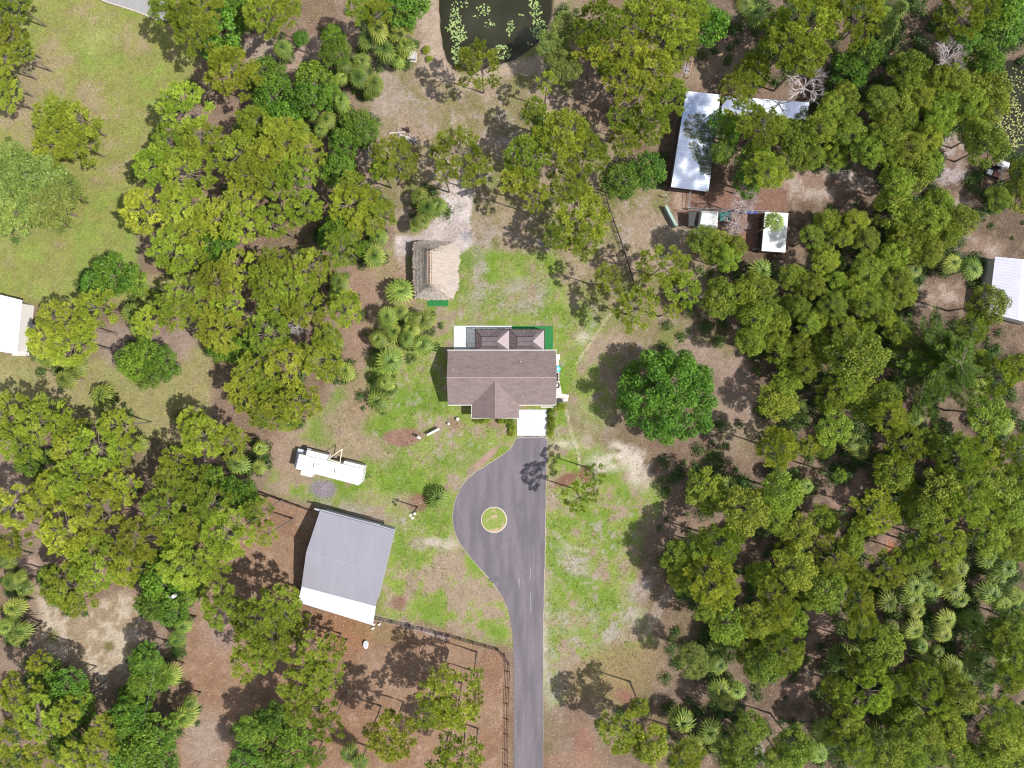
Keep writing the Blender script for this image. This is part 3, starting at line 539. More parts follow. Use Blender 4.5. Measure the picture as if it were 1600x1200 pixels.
# ---------------- fences ----------------
def fence(name, label, pts, m, hgt=1.25, step=2.3, rails=(.4,.8,1.2), pr=.07, rr=.045):
    f = empty(name); tag(f, label, 'fence'); P = pxy(pts); pos = []; rl = [MB() for _ in rails]
    for a, c in zip(P, P[1:]):
        n = max(1, round((c-a).length/step)); pos += [a.lerp(c, k/n) for k in range(n)]
        for i, z in enumerate(rails): rl[i].tube((a.x,a.y,z),(c.x,c.y,z), rr, n=4)
    pos.append(P[-1]); me = None
    for p in pos:
        if me is None: o = MB().box((0,0,hgt/2),(pr*2,pr*2,hgt)).build('post', m, f, (p.x,p.y,0)); me = o.data
        else: o = bpy.data.objects.new('post', me); col.objects.link(o); o.parent = f; o.location = (p.x,p.y,0)
    for r_ in rl: r_.build('rail', m, f)
    return f
fence('rail_fence', 'dark three-rail paddock fence running from the barn to the driveway', [(584,963),(640,976),(700,991),(778,1013),(788,1022),(795,1035),(796,1050),(794,1100),(793,1220)], M['brownwood'])
fence('rail_fence', 'short wooden fence between the trees and the top left corner of the barn', [(403,766),(430,776),(487,797)], M['brownwood'], 1.2, 2, (.5,1.0), .07, .05)
fence('wire_fence', 'thin dark wire fence crossing the brown clearing right of the hut', [(945,305),(952,330),(970,380),(984,425),(992,452)], M['brownwood'], 1.1, 1.6, (.35,.7,1.05), .06, .04)
fence('pipe_fence', 'gray pipe rail fence of the dirt pen below the long metal shed', [(1076,300),(1074,328),(1150,331),(1195,333)], M['steel'], 1.4, 2.2, (.5,1.35), .05, .035)
fence('pipe_fence', 'gray pipe fence closing the lower side of the dirt pen', [(1150,333),(1151,352),(1149,366)], M['steel'], 1.4, 2.0, (.5,1.35), .05, .035)
fence('pipe_fence', 'gray pipe fence at the foot of the white-roofed shed', [(1174,391),(1195,393)], M['steel'], 1.4, 2.0, (.5,1.35), .05, .035)
fence('log_fence', 'low curved fence of thin posts in the scrub above the long metal shed', [(1082,79),(1080,97),(1077,112),(1074,123)], M['palewood'], 1.1, 1.8, (.9,), .05, .05)
pn = empty('panel_fence'); tag(pn, 'pale gray-green fence panel standing left of the dirt pen', 'fence')
a, c = W(1041,322,1.2), W(1057,353,1.2); d = (c-a).normalized()*.12; nrm = Vector((-d.y, d.x, 0))
MB().slab([a+nrm*1.6,a-nrm*1.6,c-nrm*1.6,c+nrm*1.6],1.1).build('panel', mat('sage_panel', (.2,.27,.24), .7, var=.15), pn)
for p in (a, c, W(1040,305,1.3)): MB().tube((p.x,p.y,0),(p.x,p.y,1.35),.08).build('post', M['steel'], pn)
# ---------------- sheds on the right ----------------
def shed(name, label, cat, quad, zs, m, wallm=None, t=.12, inset=.25, posts=True):
    s = empty(name); tag(s, label, cat); Q = [W(p[0],p[1],z) for p, z in zip(quad, zs)]
    MB().slab(Q, t).build('roof', m, s); c = sum(Q, Vector())/4; I = [q+(Vector((c.x,c.y,q.z))-q).normalized()*inset for q in Q]
    if wallm:
        wq = MB()
        for p, q in zip(I, I[1:]+I[:1]): wq.quad((p.x,p.y,0),(q.x,q.y,0),(q.x,q.y,q.z-t-.02),(p.x,p.y,p.z-t-.02))
        wq.build('wall', wallm, s)
    if posts:
        for p in I: MB().tube((p.x,p.y,0),(p.x,p.y,p.z-t),.08).build('post', M['brownwood'], s)
    return s, Q
s1_, Q = shed('metal_shed', 'long bluish galvanised metal shed roof reflecting clouds', 'shed', [(1071.5,142),(1048,292),(1107,299.5),(1126,148)], (3.2,3.2,2.7,2.7), M['galv'], M['brownwood'])
rb = MB()
for k in range(1, 16):
    f = k/16; a = Q[0].lerp(Q[1], f); c = Q[3].lerp(Q[2], f); rb.tube(a+Vector((0,0,.01)), c+Vector((0,0,.01)), .018, n=4)
rb.build('seam', M['steel'], s1_)
MB().tube(Q[0],Q[1],.06,n=5).build('gutter', M['dark'], s1_)
s2_, Q2 = shed('metal_shed', 'bluish metal shed roof half hidden by trees below the dead tree', 'shed', [(1129,150),(1127,178),(1261,188),(1264.5,160)], (2.9,2.5,2.5,2.9), M['galv'], M['brownwood'])
s3_, Q3 = shed('stable_shed', 'small bright white-roofed shed at the right end of the dirt pen', 'shed', [(1195.5,331),(1190,392),(1227,394.5),(1232,333)], (2.7,2.7,3.0,3.0), M['white'], M['brownwood'])
cn = empty('canopy_tent'); tag(cn, 'boxy white fabric canopy tent in the dirt pen', 'tent')
T1 = [W(1095,329,2.2),W(1091,354,2.2),W(1121,356,2.2),W(1122.5,331,2.2)]; T2 = [W(1097,333,2.9),W(1094,350,2.9),W(1118,352,2.9),W(1119.5,334,2.9)]
ct = MB(); ct.quad(*T2); 
for k in range(4): j = (k+1) % 4; ct.quad(T1[k],T1[j],T2[j],T2[k]); ct.quad(Vector((*T1[k][:2],1.7)),Vector((*T1[j][:2],1.7)),T1[j],T1[k])
ct.build('canopy', M['white'], cn)
for p in T1: MB().tube((p.x,p.y,0),(p.x,p.y,1.75),.05).build('pole', M['steel'], cn)
for k, (a, c, m, lb) in enumerate((((1076,331),(1088,353),M['dark'],'dark shade cloth roof left of the white canopy tent'),((1124,331),(1133,345),M['tealpanel'],'teal shade panel touching the right side of the canopy tent'),((1134,331),(1143,345),M['tealpanel'],'teal shade panel in the middle of the dirt pen'),((1165,330.5),(1183,333.5),M['bluetarp'],'narrow dark blue tarp on the pen fence'))):
    q = [W(a[0],a[1],2.0),W(a[0],c[1],1.8),W(c[0],c[1],1.8),W(c[0],a[1],2.0)]; o = empty('shade_panel'); tag(o, lb, 'shade panel')
    MB().slab(q,.05).build('sheet', m, o)
    for p in q: MB().tube((p.x,p.y,0),(p.x,p.y,p.z-.05),.04).build('pole', M['steel'], o)
# right-edge and left-edge buildings
rbg = empty('metal_building'); tag(rbg, 'pale ribbed-metal gabled building cut by the right edge', 'building')
M['whiter'] = mat('pale_ribbed_metal', (.36,.36,.42), .45, metal=.0, var=.08, scale=.6, wave=(R(84),1.3,.25))
a0, a1, m0, m1, b0, b1 = W(1555,401,3), W(1544.5,489,3), W(1598,405,3.9), W(1590,500,3.9), W(1643,409,3), W(1636,512,3)
MB().slab([a0,a1,m1,m0],.1).slab([m0,m1,b1,b0],.1).build('roof', M['whiter'], rbg)
rb = MB()
for k in range(1, 20): f = k/20; rb.tube(a0.lerp(a1,f), m0.lerp(m1,f), .02, n=4)
rb.build('seam', M['galv2'], rbg); c = (a0+a1+b0+b1)/4; I = [q+(c-q).normalized()*.4 for q in (a0,a1,b1,b0)]
MB().prism([tuple(p[:2]) for p in I], 0, 2.85).build('wall', M['stucco'], rbg)
lbg = empty('metal_building'); tag(lbg, 'white metal-roofed building cut by the left edge of the picture', 'building')
M['lroof'] = mat('white_lilac_metal', (.45,.45,.54), .4, var=.05, wave=(R(-15),1.4,.2))
p0, p1, p2, p3 = W(-90,438,3.2), W(34.5,469,3.2), W(27,553.5,3.2), W(-100,534,3.2); rr0, rr1, apx = W(-90,486,4.3), W(7,520,3.9), None
MB().slab([p0,W(-92,490,4.1),W(7,525,4.1),p1],.1).slab([W(-92,490,4.1),p3,p2,W(7,525,4.1)],.1).slab([W(7,525,4.1),p2,p1],.1).build('roof', M['lroof'], lbg)
MB().prism([tuple(p[:2]) for p in [q+(Vector((-10,p0.y,0))-q).normalized()*0+Vector((-.3 if q.x > -80 else .3,0,0)) for q in (p0+Vector((0,-.4,0)),p1+Vector((0,-.5,0)),p2+Vector((0,.5,0)),p3+Vector((0,.4,0)))]],0,3.0).build('wall', M['stucco'], lbg)
tag(MB().prism([tuple(p[:2]) for p in pxy([(30,500),(56,508),(46,556),(20,556)])], 0, .15).build('patio', M['concrete']), kind='structure')
lt = empty('patio_table', W(43.5,543,.15), -.2); tag(lt, 'small white patio table beside the left-edge white building', 'table')
MB().box((0,0,.72),(.7,.9,.05)).build('table_top', M['white'], lt)
for sx in (-.28,.28):
    for sy in (-.38,.38): MB().box((sx,sy,.35),(.05,.05,.7)).build('leg', M['white'], lt)
# ---------------- utility cart ----------------
uc = empty('utility_cart', W(1551.5,267,0), -R(20)); tag(uc, 'small utility cart with a pale roof and rusty bed near the right pond', 'cart')
MB().box((0,-.35,.55),(2.5,1.5,.3)).build('body', M['dark'], uc); MB().box((.15,.55,1.9),(1.85,1.0,.07)).build('roof', M['lavender'], uc)
MB().box((-.85,-.75,.85),(.9,.75,.3),taper=.85).build('hood', M['white'], uc); MB().box((.35,-.75,.8),(1.1,.9,.2)).build('cargo_bed', M['red'], uc)
for sx in (-.85,.85):
    for sy in (-1.0,.6): MB().tube((sx,sy-.12,.3),(sx,sy+.12,.3),.3,n=14).build('wheel', M['dark'], uc)
for sx in (-.7,1.0):
    for sy in (.1,1.0): MB().tube((sx,sy,.6),(sx,sy,1.87),.03).build('roof_post', M['dark'], uc)
MB().box((.15,.4,.85),(1.1,.4,.25)).box((.15,.65,1.15),(1.1,.1,.5)).build('seat', M['dark'], uc)
MB().tube((-.1,1.15,1.7),(-.3,2.3,2.3),.04).build('bent_rod', M['palewood'], uc)
# ---------------- poles ----------------
pl = empty('utility_pole', W(255,947,0)); p = pl.location; top = W(265,934,9)-W(255,947,0)
base_ = W(265,934,9); pl.location = (base_.x, base_.y, 0); tag(pl, 'utility pole with a white transformer rising out of dense green trees', 'utility pole')
MB().tube((0,0,0),(0,0,9),.14,.1,n=8).build('pole', M['palewood'], pl); MB().lathe((.45,.15,8.2),[(.25,0),(.28,.1),(.28,.7),(.2,.8),(.04,.85)],14).build('transformer', M['white'], pl)
MB().box((-.1,.1,8.9),(1.2,.1,.1),rz=-.3).build('crossarm', M['steel'], pl)
wr = MB(); prev = None
for k in range(13):
    f = k/12; z = 8.9-1.2*math.sin(math.pi*f)*.8; q = W(265,934,z).lerp(W(206,1215,z), f)-Vector((base_.x, base_.y, 0)); q.z = z
    if prev is not None: wr.tube(prev, q, .008, n=4)
    prev = q
wr.build('cable', M['steel'], pl)
pp = W(652,792,0); lp = empty('lamp_post', (pp.x,pp.y,0)); tag(lp, 'dark pole with white lamp heads in red mulch above right of the barn', 'lamp post')
MB().tube((0,0,0),(0,0,5.6),.13,.09,n=8).build('pole', M['brownwood'], lp); MB().tube((-.55,.1,5.3),(.55,.2,5.3),.05).build('arm', M['dark'], lp)
for sx, sy in ((-.3,-.35),(.3,-.1),(0,-.75)): MB().lathe((sx,sy,5.2),[(.08,0),(.22,.1),(.2,.25),(.05,.35)],10).build('lamp_head', M['white'], lp)
# ---------------- yard things ----------------
bc = empty('bench', W(677.5,674.5,0), R(28)); tag(bc, 'long narrow white bench on the lawn below left of the house', 'bench')
MB().box((0,0,.5),(2.1,.32,.06)).build('seat', M['white'], bc); MB().box((0,.14,.85),(2.1,.05,.5)).build('backrest', M['white'], bc)
for sx in (-.85,.85): MB().box((sx,0,.24),(.08,.28,.46)).build('leg', M['white'], bc)
for k, (x, y, r_) in enumerate(((701,662,.24),(715,654.5,.3))):
    g_ = MB().lathe((0,0,0),[(.12,0),(r_*.7,.1),(r_,r_),(r_*.9,r_*1.5),(r_*.5,r_*1.9),(.02,r_*2)],16).build('garden_globe', M['white'], None, W(x,y,0), True)
    tag(g_, ['smaller white garden globe, the one nearer the bench','larger white garden globe, the one nearer the house'][k], 'garden ornament', 'white garden globes')
st = empty('garden_statue', W(653.5,682.5,0), R(-35)); tag(st, 'small dark and white garden statue on the right tip of the mulch bed', 'statue')
MB().box((0,0,.15),(.6,.4,.3)).build('pedestal', M['white'], st); MB().lathe((-.25,.05,.3),[(.2,0),(.14,.3),(.2,.6),(.08,.8),(.12,.95),(.02,1.1)],10).build('figure', M['brownwood'], st); MB().lathe((.32,0,0),[(.15,0),(.2,.15),(.02,.35)],10).build('pot', M['white'], st)
wt = empty('water_trough', W(572.5,1006,0), R(95)); tag(wt, 'oval white water trough on the paddock dirt below the barn', 'trough')
def oval(a, b, n=20): return [(a*math.cos(2*math.pi*k/n), b*math.sin(2*math.pi*k/n)) for k in range(n)]
MB().prism(oval(.62,.36),0,.55).build('tub', M['white'], wt); MB().prism(oval(.54,.28),.5,.556).build('water_surface', M['galv2'], wt)
bk = MB().lathe((0,0,0),[(.14,0),(.19,.4),(.16,.4),(.14,.3)],14).build('bucket', M['white'], None, W(706,1057,0)); tag(bk, 'white bucket on the dirt beside a pine trunk in the paddock', 'bucket')
for k, (x, y) in enumerate(((584,975),(583,981),(593,975))):
    o = MB().box((0,0,.15),(.42,.3,.3),rz=.3*k,taper=.92).build('concrete_block', M['white'], None, W(x,y,0)); tag(o, 'white block beside the lower right corner of the barn', 'block', 'white blocks by the barn corner')
ub = empty('utility_box', W(643.5,90,0), -.03); tag(ub, 'square pale gray utility box between the palms and the round shrubs', 'utility box')
MB().box((0,0,.05),(1.5,1.5,.1)).build('pad', M['concrete'], ub); MB().box((.05,.05,.5),(1.25,1.2,.8)).build('cabinet', M['lavender'], ub)
for k, (a, c, r_) in enumerate((((608,208),(634,206),.13),((624,210),(652,221),.17),((633,215),(644,226),.12),((636,212),(650,226),.09))):
    a, c = W(*a,.2), W(*c,.2); o = empty('fallen_log', (a.x,a.y,.15)); tag(o, ['thin pale fallen log pointing left in the upper log pile','thickest fallen log lying across the log pile in the clearing','short fallen log at the lower end of the log pile','slender fallen log crossing the thick one in the log pile'][k], 'log', 'fallen logs in the clearing')
    MB().tube((0,0,0),(c.x-a.x,c.y-a.y,.15*k),r_,r_*.7,n=8).build('stem', M['deadwood'], o); MB().tube(((c.x-a.x)*.5,(c.y-a.y)*.5,.1),((c.x-a.x)*.62,(c.y-a.y)*.5+.5,.35),r_*.5,r_*.2).build('branch_stub', M['deadwood'], o)
sp = MB().tube((0,0,0),(-.1,.1,1.2),.3,.22,n=9).tube((0,0,.8),(.4,.2,1.3),.12,.06); tag(sp.build('tree_stump', M['brownwood'], None, W(638,205,0)), 'dark broken tree stump at the head of the log pile', 'stump')
# ---------------- vegetation ----------------
def unit(rng, n):
    v = rng.normal(size=(n, 3)); return v/np.linalg.norm(v, axis=1, keepdims=True)
def blades(rng, P, D, length, width, tw=None):     # triangles: base across, tip along D
    n = len(P); S = np.cross(D, unit(rng, n)); S /= np.linalg.norm(S, axis=1, keepdims=True)+1e-9
    L = length*rng.uniform(.7, 1.25, (n,1)); Wd = width*rng.uniform(.7, 1.3, (n,1))
    V = np.stack([P-S*Wd/2, P+S*Wd/2, P+D*L], 1).reshape(-1, 3)
    return V, np.arange(3*n).reshape(-1, 3)
def leaves(rng, P, Nn, size):       # small diamond leaves lying across normal Nn
    n = len(P); S = np.cross(Nn, unit(rng, n)); S /= np.linalg.norm(S, axis=1, keepdims=True)+1e-9
    T = np.cross(Nn, S); s = size*rng.uniform(.6, 1.3, (n,1))
    V = np.stack([P-S*s, P-T*s*.5, P+S*s, P+T*s*.5], 1).reshape(-1, 3)
    return V, np.arange(4*n).reshape(-1, 4)
def lobes_for(rng, n, R0, flat, lo, hi, minr=.15, gap=.62):
    C = []; tries = 0
    while len(C) < n and tries < 4000:
        tries += 1; a = rng.uniform(0, 2*math.pi); r = R0*math.sqrt(rng.uniform(minr**2, 1))
        lr = rng.uniform(lo, hi); c = np.array([r*math.cos(a), r*math.sin(a), flat*(1-(r/R0)**2)*R0+rng.normal(0, .12*R0)])
        if all(np.hypot(*(c[:2]-q[0][:2])) > gap*(lr+q[1]) or abs(c[2]-q[0][2]) > .5*R0 for q in C): C.append((c, lr))
    return C
def limb_mesh(rng, lobes, z0, r0, extra=0, m='bark', name='branches', sub=3):
    mb = MB()
    for c, lr in lobes:
        a = Vector((0, 0, z0*rng.uniform(.25, 1.0))); e = Vector(c); mid = a.lerp(e, .55)+Vector((rng.normal(0,.15), rng.normal(0,.15), rng.uniform(-.1,.25)))
        mb.tube(a, mid, r0, r0*.7, 4).tube(mid, e, r0*.7, r0*.35, 4)
        for _ in range(sub):
            d = Vector(unit(rng, 1)[0]); d.z = abs(d.z)*.5; mb.tube(mid.lerp(e, rng.uniform(.2, .9)), e+d*lr*.9, r0*.35, r0*.12, 3)
    me = bpy.data.meshes.new(name); me.from_pydata(mb.v, [], mb.f); me.materials.append(M[m]); return me
def pine_variant(seed, dens=1.0, sparse=False, m='pine'):
    rng = np.random.default_rng(seed); R0 = 2.5
    lb = lobes_for(rng, 17 if sparse else 22, R0, .75, .42, .85, gap=.72)
    Ps, Ds, T = [], [], []
    for c, lr in lb:
        n = int(36*dens*(lr/.7)**2); u = unit(rng, n); u[:,2] = np.abs(u[:,2])*.9-.15; rad = rng.uniform(.12, 1.0, (n,1))**.6
        pc = c+u*rad*np.array([lr, lr, lr*.7]); base_t = rng.uniform(.1, .7)
        k = 17; q = np.repeat(pc, k, 0); d = unit(rng, n*k); d[:,2] = np.abs(d[:,2])*.8+.05; d += np.repeat(u, k, 0)*.35; d /= np.linalg.norm(d, axis=1, keepdims=True)
        Ps.append(q+d*.03); Ds.append(d); T.append(np.repeat(np.clip(base_t+rng.normal(0,.22,n), 0, 1), k))
    P = np.concatenate(Ps); D = np.concatenate(Ds); V, F = blades(rng, P, D, .255, .075)
    me = npmesh('crown', V, F, M[m], np.repeat(np.concatenate(T), 3)); return me, limb_mesh(rng, lb, -.1, .045)
def broad_variant(seed, m='broad', n_l=22, R0=2.5, size=.17, dens=1.0, lr=(.45,.9), flat=.55, k=1, limbs=True):
    rng = np.random.default_rng(seed); lb = lobes_for(rng, n_l, R0*.86, flat, *lr, minr=.02); Ps, Ns, T = [], [], []
    for c, r in lb:
        n = int(230*dens*(r/.7)**2*(.17/size)**2*.55); u = unit(rng, n); u[:,2] = np.abs(u[:,2])*1.1-.35; u /= np.linalg.norm(u, axis=1, keepdims=True)
        rad = rng.uniform(.1, 1.05, (n,1))**.55; Ps.append(c+u*rad*np.array([r, r, r*.8])); nn = u*.7+unit(rng, n)*.75; nn[:,2] = np.abs(nn[:,2])+.15; nn /= np.linalg.norm(nn, axis=1, keepdims=True)
        Ns.append(nn); T.append(np.clip(rng.uniform(.1,.6)+rng.normal(0,.25,n), 0, 1))
    V, F = leaves(rng, np.concatenate(Ps), np.concatenate(Ns), size)
    return npmesh('crown', V, F, M[m], np.repeat(np.concatenate(T), 4)), limb_mesh(rng, lb, -.3, .06, sub=1)
def palm_variant(seed, droop=1.0, nf=27):
    rng = np.random.default_rng(seed); V, F, T = [], [], []; i = 0; pet = MB(); R0 = 2.1
    for f in range(nf):
        az = f*2.39996+rng.normal(0,.12); lev = f/(nf-1); el = R(76-104*lev**.75*droop+rng.normal(0,6)); Lp = rng.uniform(.42,.62)*(.7+.3*min(1, lev*2)); Lb = rng.uniform(.95,1.25)*(.75+.25*min(1, lev*2))
        o = Vector((math.cos(az)*math.cos(el), math.sin(az)*math.cos(el), math.sin(el))); side = Vector((-math.sin(az), math.cos(az), 0)); e2 = el-R(38)*(1-lev*.6); o2 = Vector((math.cos(az)*math.cos(e2), math.sin(az)*math.cos(e2), math.sin(e2))); up = o2.cross(side)
        c = o*Lp*(.7+.8*lev); pet.tube((0,0,0), c, .03, .018, 3); nl = 7; t0 = np.clip(.15+.75*rng.uniform()+(.25 if lev > .85 else 0), 0, 1)
        for j in range(nl):
            a = (j/(nl-1)-.5)*R(150); d = (o2*math.cos(a)+side*math.sin(a)).normalized(); ll = Lb*(.72+.28*math.cos(a*.8)); s = d.cross(up).normalized(); fold = up*(.05 if j % 2 else -.05)
            p1 = c+d*ll*.55+fold+Vector((0,0,-.02)); p2 = c+d*ll+Vector((0,0,-(.22+.2*rng.uniform())*ll)); wd = .085*(.8+.4*rng.uniform())
            V += [tuple(c), tuple(p1-s*wd), tuple(p2), tuple(p1+s*wd)]; F.append((i,i+1,i+2,i+3)); i += 4; T += [0, t0*.6, min(1,t0*.7+.25), t0*.6]
    # hanging dead skirt
    for f in range(10):
        az = rng.uniform(0, 6.28); d = Vector((math.cos(az)*.5, math.sin(az)*.5, -.9)).normalized(); s = Vector((-math.sin(az), math.cos(az), 0))
        V += [(0,0,-.1), tuple(d*.6-s*.15), tuple(d*1.3), tuple(d*.6+s*.15)]; F.append((i,i+1,i+2,i+3)); i += 4; T += [1]*4
    me = npmesh('fronds', np.array(V), np.array(F), M['palm'], T)
    pm = bpy.data.meshes.new('petioles'); pm.from_pydata(pet.v, [], pet.f); pm.materials.append(M['palm']); return me, pm
def dead_variant(seed):
    rng = np.random.default_rng(seed); mb = MB()
    def br(p, d, L, r, n):
        q = p+d*L*.5+Vector(rng.normal(0,.06*L,3)); e = q+(d+Vector(rng.normal(0,.15,3))).normalized()*L*.5; mb.tube(p, q, r, r*.85, 5 if r > .05 else 3).tube(q, e, r*.85, r*.6, 5 if r > .05 else 3)
        if n <= 0: return
        for _ in range(3 if n > 1 else 4):
            dd = (d+Vector(rng.normal(0,.62,3))*1.0); dd.z = dd.z*.75+.12; br(q.lerp(e, rng.uniform(.2,1)), dd.normalized(), L*rng.uniform(.6,.8), r*.55, n-1)
    for k in range(7): a = k*.9+rng.normal(0,.3); br(Vector((0,0,-.4)), Vector((math.cos(a), math.sin(a), .6)).normalized(), 1.2, .085, 4)
    me = bpy.data.meshes.new('branches'); me.from_pydata(mb.v, [], mb.f); me.materials.append(M['deadwood']); return me
def trunk_mesh(seed, m, bend=.02, r=1.0, n=7):
    rng = np.random.default_rng(seed); mb = MB(); p = Vector((0,0,0)); 
    for k in range(5): q = Vector((rng.normal(0,bend), rng.normal(0,bend), (k+1)/5)) if k < 4 else Vector((0,0,1)); mb.tube(p, q, r*(1-.11*k)*(1.25 if k == 0 else 1), r*(1-.11*(k+1)), n); p = q
    me = bpy.data.meshes.new('trunk'); me.from_pydata(mb.v, [], mb.f); me.materials.append(M[m]); return me
PINES = [pine_variant(s, 1.1) for s in range(8)]; SPARSE = [pine_variant(40+s, .95, True, 'pine2') for s in range(5)]; PINES2 = [pine_variant(20+s, 1.1, False, 'pine2') for s in range(5)]
MIDS = [broad_variant(60+s, 'mid', 20, size=.12, lr=(.5,.9), flat=.85) for s in range(6)]
BROAD = [broad_variant(80+s, 'broad', 22, size=.15, lr=(.5,.95), flat=.75) for s in range(6)]
SOFT = [broad_variant(110+s, 'soft', 26, size=.10, lr=(.5,.9), flat=.4) for s in range(3)]
PALMS = [palm_variant(s, .95+.1*(s % 3), 17+2*(s % 3)) for s in range(7)]
DEAD = [dead_variant(s) for s in range(3)]
OAK = broad_variant(203, 'oak', 75, R0=7.6, size=.2, lr=(.9,1.7), flat=.42, dens=1.6)
SHRUB = [broad_variant(300+s, 'mid', 12, R0=1.0, size=.09, lr=(.35,.55), flat=.5) for s in range(3)]
TR = {'bark': [trunk_mesh(s, 'bark') for s in range(5)], 'palmbark': [trunk_mesh(20+s, 'palmbark', .01) for s in range(3)], 'deadwood': [trunk_mesh(30, 'deadwood')]}
def cedar_variant():
    rng = np.random.default_rng(9); P, D, T = [], [], []; mb = MB()
    for k in range(85):
        az = rng.uniform(0, 6.28); h = rng.uniform(0, 1); L = (7.2*(1-h*.72))*rng.uniform(.8,1.08); z0 = -2.5+7.5*h; o = np.array([math.cos(az), math.sin(az), 0]); sd_ = np.array([-math.sin(az), math.cos(az), 0]); t0 = rng.uniform(.05,.75); n = 30; last = None
        for j in range(n):
            s = (j+1)/n; p = o*L*s+np.array([0,0,z0+L*(.38*s-.30*s*s)])+rng.normal(0,.05,3); 
            wdt = .85*(1-s)**.6*min(1, s*3)+.1; q = 24; off = rng.uniform(-1, 1, (q,1))*sd_*wdt+rng.normal(0,.08,(q,3)); P.append(p+off*np.array([1,1,.5])+np.array([0,0,-.1])); dd = o+sd_*np.sign(off@sd_)[:,None]*.8+np.array([0,0,.35])+rng.normal(0,.3,(q,3)); D.append(dd/np.linalg.norm(dd, axis=1, keepdims=True)); T.append(np.clip(t0+.3*s+rng.normal(0,.12,q), 0, 1))
            if last is not None: mb.tube(last, p, .05*(1-s)+.01, .05*(1-s)+.01, 3)
            last = p
    V, F = blades(rng, np.concatenate(P), np.concatenate(D), .3, .07)
    pm = bpy.data.meshes.new('branches'); pm.from_pydata(mb.v, [], mb.f); pm.materials.append(M['bark'])
    return npmesh('crown', V, F, M['cedar'], np.repeat(np.concatenate(T), 3)), pm
